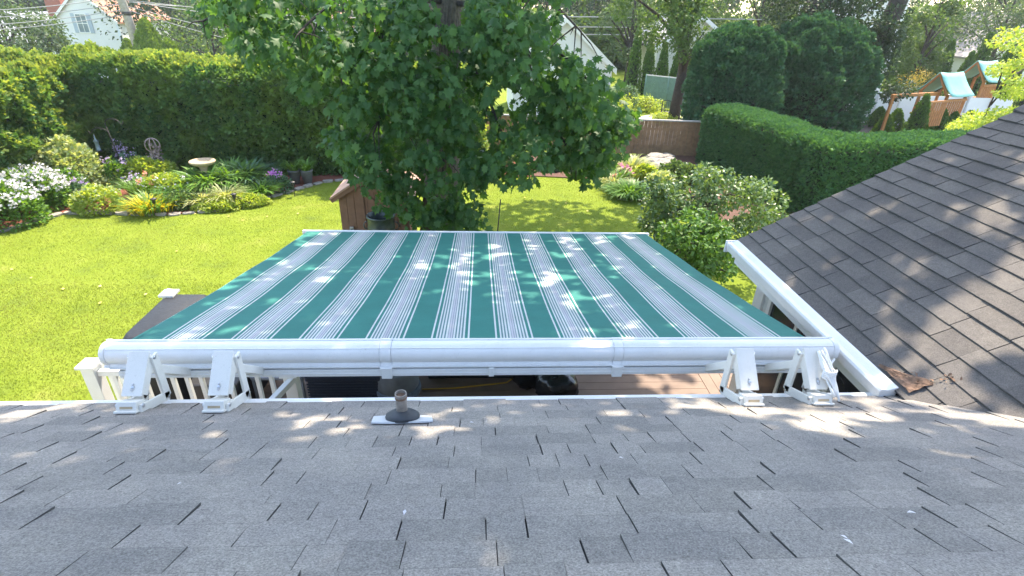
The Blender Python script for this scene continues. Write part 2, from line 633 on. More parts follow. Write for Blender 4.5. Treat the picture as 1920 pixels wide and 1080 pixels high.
def flat(name, poly, z, m, thick=.0):
    mb = MB()
    if thick:
        mb.prism([(x, y, z - thick) for x, y in poly], (0, 0, 0), (0, 0, thick))
    else:
        mb.add([(x, y, z) for x, y in poly], [tuple(range(len(poly)))])
    return struct(mb.build(name, m))


BED = [(-12.6, 8.0), (-11.6, 10.4), (-11.0, 12.0), (-10.45, 13.3), (-9.6, 13.35), (-8.8, 13.3), (-7.9, 13.25), (-6.95, 13.55), (-6.05, 14.4), (-5.4, 15.4), (-4.8, 16.2), (-3.2, 16.9), (-1, 17.2), (1.8, 17.1), (1.8, 19.4), (-13.5, 19.4), (-13.6, 8)]
flat('mulch_bed', BED, .03, M_MULCH)
BED2 = [(4.5, 16.9), (4.3, 16.0), (4.8, 15.2), (5.8, 14.8), (6.6, 12.8), (8.6, 12.2), (8.6, 20.3), (1.8, 20.3), (1.8, 17.2)]
flat('mulch_bed', BED2, .03, plain('brown_mulch', (.11, .055, .038), .95, .6, 45, bmp=1, bscale=50))
flat('patio', [(5.6, 22.0), (13, 22.0), (14, 28.5), (9.4, 29.3), (7.4, 27.6), (5.6, 26.8)], .03, M_PAVE)
flat('mulch_bed', [(14, 19), (40, 19), (40, 34), (14, 34)], .02, M_SOIL)


def in_poly(x, y, P):
    c = np.zeros(len(x), bool)
    for i in range(len(P)):
        x0, y0 = P[i]
        x1, y1 = P[i - 1]
        k = (y0 > y) != (y1 > y)
        xi = (x1 - x0) * (y - y0) / ((y1 - y0) if y1 != y0 else 1e-9) + x0
        c ^= k & (x < xi)
    return c


def build_grass():
    ps = []
    for (x0, x1, y0, y1, n) in ((-11.5, -2.2, 4.6, 9.5, 95000), (-11.5, -1.8, 9.5, 17.3, 80000), (-.2, 5.8, 10.5, 17.3, 42000)):
        x = RG.uniform(x0, x1, n)
        y = RG.uniform(y0, y1, n)
        k = ~in_poly(x, y, BED) & ~in_poly(x, y, BED2)
        ps.append(np.c_[x[k], y[k], np.zeros(k.sum())])
    p = np.concatenate(ps)
    n = len(p)
    yd = np.c_[RG.normal(0, .5, n), RG.normal(0, .5, n), np.ones(n)]
    scatter('grass_blades', T_GRASS, p, yd, rdir(n), RG.uniform(.02, .036, n), L_GRASS, None, 'stuff')


build_grass()

# ------------------------------------------------------------------ the house: foreground roof and wing
S1, K1 = .5, 4.12            # main roof: z = K1 - S1*Y
EAVE_Y = 2.56
S2 = .56                     # wing roof: z = K2 + S2*(X-EX)
EX, K2 = 2.70, 2.90
RAKE_Y = 5.0
house = thing('house', 'grey shingled house roof in the foreground with a darker wing roof rising at the right', 'house', (0, 1.5, 0))


def zmain(y):
    return K1 - S1 * y


def zwing(x):
    return K2 + S2 * (x - EX)


mb = MB()
mb.add([(-9, -2.2, zmain(-2.2)), (9, -2.2, zmain(-2.2)), (9, EAVE_Y, zmain(EAVE_Y)), (-9, EAVE_Y, zmain(EAVE_Y)),
        (-9, -2.2, zmain(-2.2) - .12), (9, -2.2, zmain(-2.2) - .12), (9, EAVE_Y, zmain(EAVE_Y) - .12), (-9, EAVE_Y, zmain(EAVE_Y) - .12)],
       [(0, 1, 2, 3), (7, 6, 5, 4), (0, 4, 5, 1), (1, 5, 6, 2), (2, 6, 7, 3), (3, 7, 4, 0)])
roof = mb.build('roof', M_UNDER, house)
mb = MB()
XR = 5.22
yv = -1.5
mb.add([(EX, yv, zwing(EX)), (XR, yv, zwing(XR)), (XR, RAKE_Y, zwing(XR)), (EX, RAKE_Y, zwing(EX)),
        (EX, yv, zwing(EX) - .12), (XR, yv, zwing(XR) - .12), (XR, RAKE_Y, zwing(XR) - .12), (EX, RAKE_Y, zwing(EX) - .12)],
       [(0, 1, 2, 3), (7, 6, 5, 4), (0, 4, 5, 1), (1, 5, 6, 2), (2, 6, 7, 3), (3, 7, 4, 0)])
wing_roof = mb.build('roof', M_UNDER, house)
tag(wing_roof, 'darker brown grey wing roof slope at the right')


def px_area(c, w, h):
    v = Vector(c) - CAM
    z = v.dot(_F)
    if z < .1:
        return 0, False
    x, y = v.dot(_R) / z * FPX, v.dot(_U) / z * FPX
    inside = abs(x) < 1000 and abs(y) < 580
    return w * h * (FPX / z) ** 2 * .3, inside


M_EDGE = plain('dark_shingle_edge', (.085, .08, .075), .95, .3, 60)


def tab_mesh(w, d, t0, t1, m):
    """one shingle tab: local x = width, y = downslope, thicker at the butt; ragged butt with a thin dark edge"""
    mb = MB()
    k = 4
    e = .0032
    rows_ = [[], [], [], []]
    for i in range(k + 1):
        x = -w / 2 + w * i / k
        jt = random.uniform(-.0015, .0015)
        rows_[0].append((x, 0, t0))
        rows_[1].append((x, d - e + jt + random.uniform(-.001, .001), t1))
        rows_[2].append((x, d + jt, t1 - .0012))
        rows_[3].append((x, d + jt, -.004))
    n = k + 1
    v = rows_[0] + rows_[1] + rows_[2] + rows_[3] + [(-w / 2, 0, -.006), (w / 2, 0, -.006)]
    f = []
    for i in range(k):
        f.append((i, n + i, n + i + 1, i + 1))
    for i in range(k):
        f.append((n + i, 2 * n + i, 2 * n + i + 1, n + i + 1))
        f.append((2 * n + i, 3 * n + i, 3 * n + i + 1, 2 * n + i + 1))
    f.append((0, 4 * n, 3 * n, 2 * n, n))
    f.append((k, n + k, 2 * n + k, 3 * n + k, 4 * n + 1))
    mb.add(v, f)
    me = mb.mesh('shingle')
    me.materials.append(m)
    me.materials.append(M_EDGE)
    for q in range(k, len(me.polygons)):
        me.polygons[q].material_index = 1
    return me


def lay_shingles(parent, m, M0, rows, xrange, keep, budget, widths, expo, ts=(.006, .0095, .013)):
    """M0 maps roof-local (x across, y downslope, z up) to world; rows from the eave upward"""
    meshes = {}
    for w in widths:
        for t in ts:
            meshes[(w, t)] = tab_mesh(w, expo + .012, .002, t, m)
    tabs = []
    for r in range(rows):
        y = -expo * (r + 1)
        x = xrange[0] + random.uniform(0, .3)
        high = random.random() < .5
        while x < xrange[1]:
            w = random.choice(widths)
            if x + w > xrange[1] - .06:
                w = round(xrange[1] - x, 2)
                if w < .03:
                    break
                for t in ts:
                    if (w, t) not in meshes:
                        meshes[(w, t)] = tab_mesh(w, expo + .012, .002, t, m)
            gap = random.choice((.001, .002, .003, .005, .0065))
            high = not high if random.random() < .8 else high
            t = (ts[2] if random.random() < .6 else ts[1]) if high else ts[0]
            cx = x + w / 2
            c = M0 @ Vector((cx, y + expo / 2, 0))
            if keep(c):
                a, ins = px_area(c, w, expo)
                tabs.append((a if ins else 0, (w, t), cx, y + random.uniform(-.003, .003), random.uniform(-.006, .006)))
            x += w + gap
    tabs.sort(key=lambda q: -q[0])
    for q in tabs[:budget]:
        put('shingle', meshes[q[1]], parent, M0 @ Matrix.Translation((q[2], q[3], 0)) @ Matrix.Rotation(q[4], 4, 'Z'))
    V, Fc, mi = [], [], []
    o = 0
    for q in tabs[budget:]:
        me = meshes[q[1]]
        Mx = M0 @ Matrix.Translation((q[2], q[3], 0)) @ Matrix.Rotation(q[4], 4, 'Z')
        for v in me.vertices:
            V.append(tuple(Mx @ v.co))
        for p in me.polygons:
            Fc.append([i + o for i in p.vertices])
            mi.append(p.material_index)
        o += len(me.vertices)
    if V:
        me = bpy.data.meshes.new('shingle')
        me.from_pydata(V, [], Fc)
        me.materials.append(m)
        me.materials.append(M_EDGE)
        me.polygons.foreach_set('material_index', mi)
        ob = bpy.data.objects.new('shingle', me)
        COL.objects.link(ob)
        par(ob, parent)
        ob['kind'] = 'stuff'


a1 = math.atan(S1)
M1 = Matrix.Translation((0, EAVE_Y + .02, zmain(EAVE_Y + .02) + .001)) @ Matrix.Rotation(-a1, 4, 'X')
EXPO = .145
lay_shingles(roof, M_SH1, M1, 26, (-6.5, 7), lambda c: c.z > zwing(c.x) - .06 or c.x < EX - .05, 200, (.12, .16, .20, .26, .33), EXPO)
a2 = math.atan(S2)
# wing: local x -> world -Y... local y (downslope) -> -X
M2 = Matrix.Translation((EX - .022, 0, zwing(EX - .022) + .001)) @ Matrix(((0, -math.cos(a2), -math.sin(a2), 0), (1, 0, 0, 0), (0, -math.sin(a2), math.cos(a2), 0), (0, 0, 0, 1)))
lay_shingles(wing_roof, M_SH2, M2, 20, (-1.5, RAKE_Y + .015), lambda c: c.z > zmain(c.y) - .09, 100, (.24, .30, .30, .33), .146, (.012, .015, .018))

# far side of the wing roof and its ridge caps
mb = MB()
zr = zwing(XR)
mb.add([(XR, -1.5, zr), (XR + 4, -1.5, zr - 2.2), (XR + 4, RAKE_Y, zr - 2.2), (XR, RAKE_Y, zr), (XR, -1.5, zr - .12), (XR + 4, -1.5, zr - 2.32), (XR + 4, RAKE_Y, zr - 2.32), (XR, RAKE_Y, zr - .12)],
       [(0, 1, 2, 3), (7, 6, 5, 4), (0, 4, 5, 1), (1, 5, 6, 2), (2, 6, 7, 3), (3, 7, 4, 0)])
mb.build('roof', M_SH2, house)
for k in range(38):
    y0 = RAKE_Y + .02 - k * .146
    mb = MB()
    t_ = .02
    mb.add([(XR - .14, y0 - .16, zr - .075 + .012), (XR, y0 - .16, zr + .02), (XR + .14, y0 - .16, zr - .075 + .012), (XR - .14, y0, zr - .075 + .03), (XR, y0, zr + .04), (XR + .14, y0, zr - .075 + .03),
            (XR - .14, y0, zr - .075), (XR, y0, zr + .01), (XR + .14, y0, zr - .075)], [(0, 1, 4, 3), (1, 2, 5, 4), (3, 4, 7, 6), (4, 5, 8, 7)])
    mb.build('ridge_cap', M_SH2, wing_roof)
# eave gutter with bright outer lip, fascia
mb = MB()
mb.prism([(0, EAVE_Y + .012, 2.795), (0, EAVE_Y + .10, 2.805), (0, EAVE_Y + .108, 2.797), (0, EAVE_Y + .09, 2.68), (0, EAVE_Y + .012, 2.68)], (-9, 0, 0), (2.62, 0, 0))
mb.build('gutter', M_WHITE, house, .004)
mb = MB()
mb.box((-9, 2.36, .0), (2.9, 2.44, 2.72))
mb.build('wall', M_SIDING, house)
# wing: fascia + gutter along its eave
mb = MB()
mb.prism([(EX - .016, 0, 2.912), (EX - .040, 0, 2.905), (EX - .078, 0, 2.89), (EX - .125, 0, 2.895), (EX - .135, 0, 2.88), (EX - .115, 0, 2.80), (EX - .07, 0, 2.785), (EX - .016, 0, 2.785)], (0, 2.575, 0), (0, RAKE_Y - .02, 0))
g2 = mb.build('gutter', M_WHITE, house, .003)
mb = MB()
mb.box((EX - .010, 2.60, 2.66), (EX + .02, RAKE_Y - .03, 2.80))
mb.build('fascia', M_PVC, house)
mb = MB()
mb.box((EX + .022, 2.68, 2.665), (2.98, RAKE_Y - .03, 2.68))
mb.build('soffit', M_PVC, house)
# rake board
mb = MB()
mb.prism([(EX - .03, 0, zwing(EX) - .19), (XR, 0, zwing(XR) - .19), (XR, 0, zwing(XR) - .035), (EX - .03, 0, zwing(EX) - .04)], (0, RAKE_Y - .015, 0), (0, RAKE_Y + .008, 0))
mb.build('rake_board', M_WHITE, house)
mb = MB()
mb.box((EX - .14, RAKE_Y - .022, 2.78), (EX - .002, RAKE_Y - .004, 2.905))
mb.build('gutter_end_cap', M_WHITE, house)
# crumpled, rusty valley flashing at the inner corner
mb = MB()
for j in range(8):
    y = 2.80 - j * .042
    for i in range(6):
        x = EX - .005 + (.01 + j * .018) * i / 5
        mb.v.append((x, y, max(zmain(y), zwing(x)) + .026 + random.uniform(-.006, .012)))
for j in range(7):
    for i in range(5):
        a = j * 6 + i
        mb.f.append((a, a + 1, a + 7, a + 6))
mb.build('valley_flashing', M_RUST, house, smooth=False)
p = []
for i in range(22):
    t = random.random()
    p.append((EX + .03 + t * .20 + random.uniform(-.03, .03), 2.62 - t * .14 + random.uniform(-.05, .05), 0))
p = np.array(p)
p[:, 2] = [max(zmain(y), zwing(x)) + .03 for x, y, _ in p]
scatter('leaf_debris', T_LEAF, p, rdir(len(p)), np.tile([0, -.4, 1.], (len(p), 1)), RG.uniform(.012, .035, len(p)), M_RUST, house, 'stuff')

# wing wall with siding, window frames, dark panes
WX = 2.97
mb = MB()
mb.box((WX + .03, 2.46, .0), (WX + .12, 4.86, 2.66))
wall = mb.build('wall', M_SIDING, house)
sid = MB()
z = .85
while z < 2.62:
    sid.add([(WX + .028, 2.46, z), (WX + .028, 4.84, z), (WX + .012, 4.84, z), (WX + .012, 2.46, z), (WX + .028, 2.46, z + .1), (WX + .028, 4.84, z + .1)], [(0, 1, 2, 3), (3, 2, 5, 4), (0, 3, 4), (1, 5, 2)])
    z += .1
o = sid.build('clapboard', M_SIDING, wall)
o['kind'] = 'stuff'
mb = MB()
mb.box((WX - .012, 4.72, .75), (WX + .14, 4.88, 2.66))
mb.build('corner_trim', M_PVC, house)


def window_x(parent, x, y0, y1, z0, z1, bars=2, glass=M_DARKGLASS):
    f = MB()
    t = .055
    for (a, b, c, d) in ((y0, y1, z0 - t, z0), (y0, y1, z1, z1 + t), (y0 - t, y0, z0 - t, z1 + t), (y1, y1 + t, z0 - t, z1 + t)):
        f.box((x - .035, a, c), (x + .02, b, d))
    for k in range(1, bars):
        yy = y0 + (y1 - y0) * k / bars
        f.box((x - .022, yy - .02, z0), (x + .02, yy + .02, z1))
    w = f.build('window', M_WHITE, parent)
    g = MB()
    g.box((x - .008, y0, z0), (x + .01, y1, z1))
    g.build('pane', glass, w)
    s = MB()
    s.box((x - .06, y0 - .08, z0 - t - .04), (x + .02, y1 + .08, z0 - t))
    s.build('sill', M_WHITE, w)
    return w


window_x(house, WX, 3.62, 4.52, 1.35, 2.56)
window_x(house, WX, 2.72, 3.42, 1.35, 2.56)
# east gable wall under the rake
mb = MB()
mb.add([(WX + .05, 4.80, 0), (XR + 3.8, 4.80, 0), (XR + 3.8, 4.80, zr - 2.3), (XR, 4.80, zwing(XR) - .2), (WX + .05, 4.80, zwing(WX) - .2)], [(0, 1, 2, 3, 4)])
mb.build('gable_wall', M_SIDING, house)

# vent pipe with rubber boot and flashing
PV = Vector((-.405, 2.20, zmain(2.20)))
vp = thing('vent_pipe', 'tan plumbing vent pipe standing in a dark rubber boot on the grey roof', 'vent pipe', PV)
mr = Matrix.Translation(PV) @ Matrix.Rotation(-a1, 4, 'X')
mb = MB()
fl = [(-.15, -.075), (-.05, -.085), (.14, -.07), (.165, -.06), (.15, .03), (.07, .055), (.03, .098), (-.09, .095), (-.105, .05), (-.16, .04)]
mb.add([mr @ Vector((x, y, .02)) for x, y in fl] + [mr @ Vector((x, y, .012)) for x, y in fl], [tuple(range(10)), tuple(range(19, 9, -1))] + [(i, (i + 1) % 10, 10 + (i + 1) % 10, 10 + i) for i in range(10)])
mb.build('flashing', M_LEAD, vp)
mb = MB()
mb.lathe([(.088, .016), (.091, .030), (.086, .044), (.062, .058), (.044, .066), (.034, .069)], n=28, M=mr)
mb.build('rubber_boot', M_BOOT, vp, smooth=True)
mb = MB()
pr = [(.029, .0), (.029, .148), (.031, .150), (.031, .172), (.026, .172), (.026, .06)]
mb.lathe(pr, (PV.x, PV.y + .01, PV.z + .01), n=22)
mb.build('pipe', M_PIPE, vp, smooth=False)
mb = MB()
mb.lathe([(.0322, .143), (.0322, .153), (.0322, .155)], (PV.x, PV.y + .01, PV.z + .01), n=22)
mb.build('rust_ring', M_RUST, vp)

# ------------------------------------------------------------------ awning
aw = thing('awning', 'retractable awning with green and white striped fabric over the deck', 'awning', (0, 3.0, 2.9))
CX0, CX1, CY, CZ = -2.44, 2.515, 3.02, 2.902
# cassette hood: rounded profile swept along X
prof = []
CR = .073
for k in range(15):
    a = R_(62 + k * 12.0)
    prof.append((CY + CR * math.cos(a), CZ + CR * math.sin(a)))
prof = [(CY + .055, CZ + .070), (CY + .034, CZ + .075)] + prof + [(CY - .062, CZ - .072), (CY - .045, CZ - .082), (CY + .045, CZ - .082), (CY + .062, CZ - .045)]


def cassette(x0, x1, name, grow=0., m=M_WHITE, bev=.002):
    mb = MB()
    c = Vector((0, CY, CZ))
    pts = [(0, c.y + (y - c.y) * (1 + grow), c.z + (z - c.z) * (1 + grow)) for y, z in prof]
    mb.prism(pts, (x0, 0, 0), (x1, 0, 0))
    o = mb.build(name, m, aw, bev)
    for p in o.data.polygons:
        p.use_smooth = len(p.vertices) == 4
    e = o.modifiers.new('es', 'EDGE_SPLIT')
    e.split_angle = R_(28)
    return o
xs_ = [CX0 + .035, -.66, -.585, .92, .985, CX1 - .035]
cassette(xs_[0], xs_[1] - .0015, 'hood')
cassette(xs_[2] + .0015, xs_[3] - .0015, 'hood')
cassette(xs_[4] + .0015, xs_[5], 'hood')
cassette(xs_[1], xs_[2], 'joint_cover', .018)
cassette(xs_[3], xs_[4], 'joint_cover', .018)
cassette(CX0, CX0 + .034, 'end_cap', .05, bev=.006)
cassette(CX1 - .034, CX1, 'end_cap', .05, bev=.006)
mb = MB()
mb.box((CX0 + .04, CY - .076, CZ - .080), (CX1 - .04, CY - .060, CZ - .073))
mb.box((CX0 + .04, CY - .050, CZ + .0575), (CX1 - .04, CY - .044, CZ + .0605))
mb.build('hood_lip', M_WHITE, aw)
mb = MB()
mb.box((CX0 + .04, CY - .055, CZ - .088), (CX1 - .04, CY + .03, CZ - .083))
mb.build('seal', M_BLACK, aw)
mb = MB()
mb.box((CX0 + .09, CY - .075, CZ - .150), (CX1 - .16, CY - .03, CZ - .096))
mb.box((CX0 + .09, CY - .079, CZ - .128), (CX1 - .16, CY - .075, CZ - .123))
mb.build('torsion_bar', M_WHITE, aw, .003)
for x in (-.62, .085, .955):
    w = .07 if x != .085 else .035
    mb = MB()
    mb.box((x - w / 2, CY - .086, CZ - .165 if w > .05 else CZ - .153), (x + w / 2, CY - .025, CZ - .084))
    if w > .05:
        mb.box((x - w / 2 - .006, CY - .091, CZ - .094), (x + w / 2 + .006, CY - .03, CZ - .076))
    mb.build('bar_clamp', M_WHITE, aw, .003)
# fabric
FY0, FY1 = 3.07, 6.79
FZ0, FZ1 = 2.968, 2.232
FX0, FX1 = -2.285, 2.31
nx, ny = 60, 28
mb = MB()
for j in range(ny + 1):
    v = j / ny
    for i in range(nx + 1):
        u = i / nx
        sag = -.045 * math.sin(math.pi * v) * (.75 + .25 * math.cos((u - .5) * 2 * math.pi)) + .007 * math.sin(u * 31 + 2 * v) * math.sin(math.pi * v) * v + .005 * math.sin(v * 17 + 3 * u) * math.sin(math.pi * v)
        mb.v.append((FX0 + (FX1 - FX0) * u, FY0 + (FY1 - FY0) * v, FZ0 + (FZ1 - FZ0) * v + sag))
for j in range(ny):
    for i in range(nx):
        a = j * (nx + 1) + i
        mb.f.append((a, a + 1, a + nx + 2, a + nx + 1))
fab = mb.build('fabric', fabric_mat(), aw, smooth=True)
fab_loc = fab
# sewn hems at both sides
for x in (FX0 + .004, FX1 - .004):
    mb = MB()
    for j in range(20):
        v0, v1 = j / 20, (j + 1) / 20
        f = lambda v: FZ0 + (FZ1 - FZ0) * v - .034 * math.sin(math.pi * v) + .0035
        y0, y1 = FY0 + (FY1 - FY0) * v0, FY0 + (FY1 - FY0) * v1
        mb.add([(x - .012, y0, f(v0)), (x + .012, y0, f(v0)), (x + .012, y1, f(v1)), (x - .012, y1, f(v1))], [(0, 1, 2, 3)])
    mb.build('hem', plain('green_hem', (.024, .185, .15), .8), aw)
mb = MB()
mb.prism([(0, FY1 - .01, FZ1 + .014), (0, FY1 + .035, FZ1 + .012), (0, FY1 + .06, FZ1 - .02), (0, FY1 + .05, FZ1 - .07), (0, FY1 - .01, FZ1 - .07)], (-2.36, 0, 0), (2.36, 0, 0))
mb.build('front_bar', M_WHITE, aw, .005)
for s in (-1, 1):
    for (a, b, r) in (((s * 2.1, CY + .08, CZ - .1), (s * 1.1, 4.9, 2.45), .03), ((s * 1.1, 4.9, 2.45), (s * 2.0, FY1, FZ1 - .05), .024)):
        mb = MB()
        mb.beam(a, b, .045, .07)
        mb.build('arm', M_WHITE, aw, .006)
# end cap latch at the right end
mb = MB()
mb.tube([(CX1 - .06, CY - .09, CZ - .11), (CX1 - .05, CY - .12, CZ - .17), (CX1 - .11, CY - .12, CZ - .19), (CX1 - .15, CY - .1, CZ - .165)], .008, 6)
mb.build('winch_loop', M_WHITE, aw, smooth=True)

# roof brackets: triangular frames holding the bar above the roof
def bracket(x, side, label):
    """side = +1 when its open side frame is seen on the right"""
    b = thing('roof_bracket', label, 'bracket', (x, 2.55, zmain(2.55)), 'brackets holding the awning on the roof')
    w = .112
    top = Vector((x, 2.63, 3.165))
    foot = Vector((x, 2.43, zmain(2.43) + .05))
    rear = Vector((x, 2.65, zmain(2.65) + .045))
    # front leg, a wide channel
    d = (foot - top).normalized()
    mb = MB()
    mb.beam(top - d * .015, foot - d * .05, w, .012, (0, -1, .6))
    up = Vector((1, 0, 0)).cross(d)
    for sx in (-1, 1):
        o = Vector((sx * (w / 2 - .005), 0, 0)) + up * (.029 if up.y > 0 else -.029)
        mb.beam(top + o, foot + o - d * .06, .008, .056, (0, -1, .6))
    mb.build('front_leg', M_CREAM, b, .003)
    # rear legs and base rails, one each side
    for sx in (-1, 1):
        o = Vector((sx * (w / 2 + .006), 0, 0))
        mb = MB()
        mb.beam(top + o + Vector((0, .02, -.02)), rear + o, .016, .060, (0, 1, .3))
        mb.build('rear_leg', M_CREAM, b, .003)
        mb = MB()
        mb.beam(foot + o + Vector((0, -.02, -.012)), rear + o + Vector((0, .015, .0)), .016, .056, (0, 0, 1))
        mb.build('base_rail', M_CREAM, b, .003)
        for q in (rear, foot, top + Vector((0, .01, -.03))):
            mb = MB()
            Mx = Matrix.Translation(q + o + Vector((sx * .006, 0, 0))) @ Matrix.Rotation(R_(90) * sx, 4, 'Y')
            mb.lathe([(.012, 0), (.012, .006), (.006, .009)], n=10, M=Mx)
            mb.build('bolt', M_STEEL, b)
    for sx in (-1, 1):
        o = Vector((sx * (w / 2 - .012), 0, 0))
        mb = MB()
        mb.beam(top + o + Vector((0, .05, -.14)), Vector((x + o.x, CY - .05, CZ - .12)), .012, .05)
        mb.build('bar_link', M_CREAM, b, .003)
    # foot block
    mb = MB()
    mr2 = Matrix.Translation((x, 2.41, zmain(2.41) + .012)) @ Matrix.Rotation(-a1, 4, 'X')
    mb.box((-w / 2 - .004, -.045, .0), (w / 2 + .004, .06, .014), mr2)
    mb.box((-w / 2 + .003, -.03, .013), (w / 2 - .003, .055, .062), mr2)
    mb.build('foot', M_CREAM, b, .004)
    mb = MB()
    mb.box((-w / 2 + .022, -.0315, .022), (w / 2 - .022, -.0295, .036), mr2)
    mb.build('foot_slot', M_BIRD, b)
    # bolts on the front plate
    nn = Vector((1, 0, 0)).cross(d)
    if nn.y > 0:
        nn = -nn
    for t, r in ((.60, .006), (.66, .011), (.71, .006)):
        q = top.lerp(foot, t) + nn * .006
        mb = MB()
        Mx = Matrix.Translation(q) @ nn.to_track_quat('Z', 'Y').to_matrix().to_4x4()
        mb.lathe([(r, 0), (r, .005), (r * .5, .007)], n=10, M=Mx)
        mb.build('bolt', M_STEEL, b)
    return b


bracket(-1.945, 1, 'white triangular roof bracket nearest the left end of the awning')
bracket(-1.475, 1, 'second white roof bracket from the left end of the awning')
bracket(1.63, -1, 'white roof bracket left of the one with rope tied to it')
bracket(2.06, -1, 'white roof bracket with a bundle of rope tied to it')

# rope bundle
rp = thing('rope_bundle', 'bundle of white rope hanging on the rightmost roof bracket', 'rope', (2.17, 2.5, 2.9))
mb = MB()
for i in range(13):
    pts = []
    ph = random.uniform(0, 6)
    for k in range(9):
        t = k / 8
        pts.append((2.105 + t * .03 + .028 * math.sin(ph + t * 3) * (1.3 - abs(t - .45)), 2.60 - t * .20 + .012 * math.sin(ph * 2 + t * 7), 3.17 - t * .20 + .02 * math.cos(ph + 4 * t) + .01))
    mb.tube(pts, .006, 5)
mb.build('strands', M_ROPE, rp, smooth=True)
mb = MB()
pts = []
for k in range(40):
    a = k * .8
    pts.append((2.12 + .036 * math.cos(a), 2.50 + .03 * math.sin(a), 3.05 + k * .0016))
mb.tube(pts, .006, 5)
pts = [(2.15, 2.56, 3.08), (2.20, 2.60, 3.12), (2.22, 2.62, 3.08), (2.16, 2.63, 3.02)]
mb.tube(pts, .006, 5)
mb.build('wrap', M_ROPE, rp, smooth=True)

# ------------------------------------------------------------------ deck and what stands on it
DZ = .75
dk = thing('deck', 'brown composite deck under the awning', 'deck', (0, 4.4, 0))
bw = .14
y = 2.46
sh = {}
def board_mesh(L, w=.135):
    mb = MB()
    mb.box((-L / 2, -w / 2, -.025), (L / 2, w / 2, 0))
    me = mb.mesh('board')
    me.materials.append(M_DECK)
    return me
bm1 = board_mesh(6.8)
while y < 6.85:
    put('board', bm1, dk, Matrix.Translation((-.5, y + .07, DZ)))
    y += bw
bm2 = board_mesh(1.95)
for i in range(2):
    put('board', bm2, dk, Matrix.Translation((2.975 + i * .14, 5.88, DZ + .0)) @ Matrix.Rotation(R_(90), 4, 'Z'))
bm3 = board_mesh(1.4)
y = 4.92
while y < 6.85:
    put('board', bm3, dk, Matrix.Translation((3.89, y + .07, DZ)))
    y += bw
mb = MB()
mb.box((-3.9, 2.46, .1), (2.96, 6.87, DZ - .03))
mb.box((2.965, 4.93, .1), (4.58, 6.87, DZ - .031))
mb.build('frame', plain('deck_frame', (.08, .055, .04), .9), dk)
rl = thing('deck_railing', 'white vinyl deck railing with balusters and square caps', 'railing', (-3.8, 5.0, DZ))


def post(x, y, top):
    mb = MB()
    mb.box((x - .06, y - .06, DZ), (x + .06, y + .06, top - .06))
    p = mb.build('post', M_PVC, rl, .004)
    mb = MB()
    mb.box((x - .085, y - .085, top - .06), (x + .085, y + .085, top - .035))
    mb.add([(x - .07, y - .07, top - .035), (x + .07, y - .07, top - .035), (x + .07, y + .07, top - .035), (x - .07, y + .07, top - .035), (x, y, top + .02)], [(0, 1, 4), (1, 2, 4), (2, 3, 4), (3, 0, 4)])
    mb.build('post_cap', M_PVC, rl)


post(-3.80, 4.46, 1.82)
post(-3.76, 5.90, 1.82)
post(-1.9, 4.46, 1.70)
bal = MB()
bal.box((-.019, -.019, 0), (.019, .019, .78))
balm = bal.mesh('baluster')
balm.materials.append(M_PVC)


def rails(a, b):
    a, b = Vector((*a, 0)), Vector((*b, 0))
    for z in (DZ + .10, DZ + .92):
        mb = MB()
        mb.beam(a + Vector((0, 0, z)), b + Vector((0, 0, z)), .055, .06)
        mb.build('rail', M_PVC, rl, .004)
    n = int((b - a).length / .13)
    for i in range(1, n):
        put('baluster', balm, rl, Matrix.Translation(a.lerp(b, i / n) + Vector((0, 0, DZ + .12))))


rails((-3.74, 4.46), (-1.96, 4.46))
rails((-3.8, 4.52), (-3.76, 5.84))
mb = MB()
mb.beam((-2.25, 3.75, 1.38), (-1.86, 4.40, 1.62), .06, .06)
mb.build('stair_handrail', M_PVC, rl, .004)

# covered grill
gx, gy = -3.54, 5.42
gr = thing('covered_grill', 'grill under a black vinyl cover at the left edge of the awning', 'grill', (gx, gy, DZ))
mb = MB()
V = [(-.30, -.62, 0), (.30, -.62, 0), (.30, .62, 0), (-.30, .62, 0)]
lv = [(0, 1.0, 1.0), (.45, .98, .98), (.82, .99, .99), (.93, .96, .96), (1.0, .80, .88), (1.01, .72, .82)]
for z, sx, sy in lv:
    for i in range(24):
        a = 2 * math.pi * (i + .5) / 24
        c_, s_ = math.cos(a), math.sin(a)
        q = (abs(c_) ** 14 + abs(s_) ** 14) ** (-1 / 14)
        fold = 1 + .02 * math.sin(a * 9 + z * 3) * (1.1 - z)
        mb.v.append((gx + .31 * c_ * q * sx * fold, gy + .56 * s_ * q * sy * fold, DZ + z))
for j in range(len(lv) - 1):
    for i in range(24):
        a, b = j * 24 + i, j * 24 + (i + 1) % 24
        mb.f.append((a, b, b + 24, a + 24))
mb.f.append(tuple((len(lv) - 1) * 24 + i for i in range(24)))
o = mb.build('cover', M_VINYL, gr, smooth=True)
es = o.modifiers.new('es', 'EDGE_SPLIT')
es.split_angle = R_(45)
mb = MB()
mb.tube([(gx - .1, gy - .56, DZ + .8), (gx - .02, gy - .59, DZ + .72), (gx + .1, gy - .57, DZ + .78)], .015, 6)
mb.build('strap', M_BLACK, gr)

mb = MB()
mb.box((-3.15, 4.75, DZ), (-2.62, 5.75, DZ + .52))  # added dark box that blackens the sunlit deck behind the balusters
tag(mb.build('dark_filler_box', M_BLACK, None, .02), 'added black box darkening the deck between the railing and the lattice chair', 'filler box')

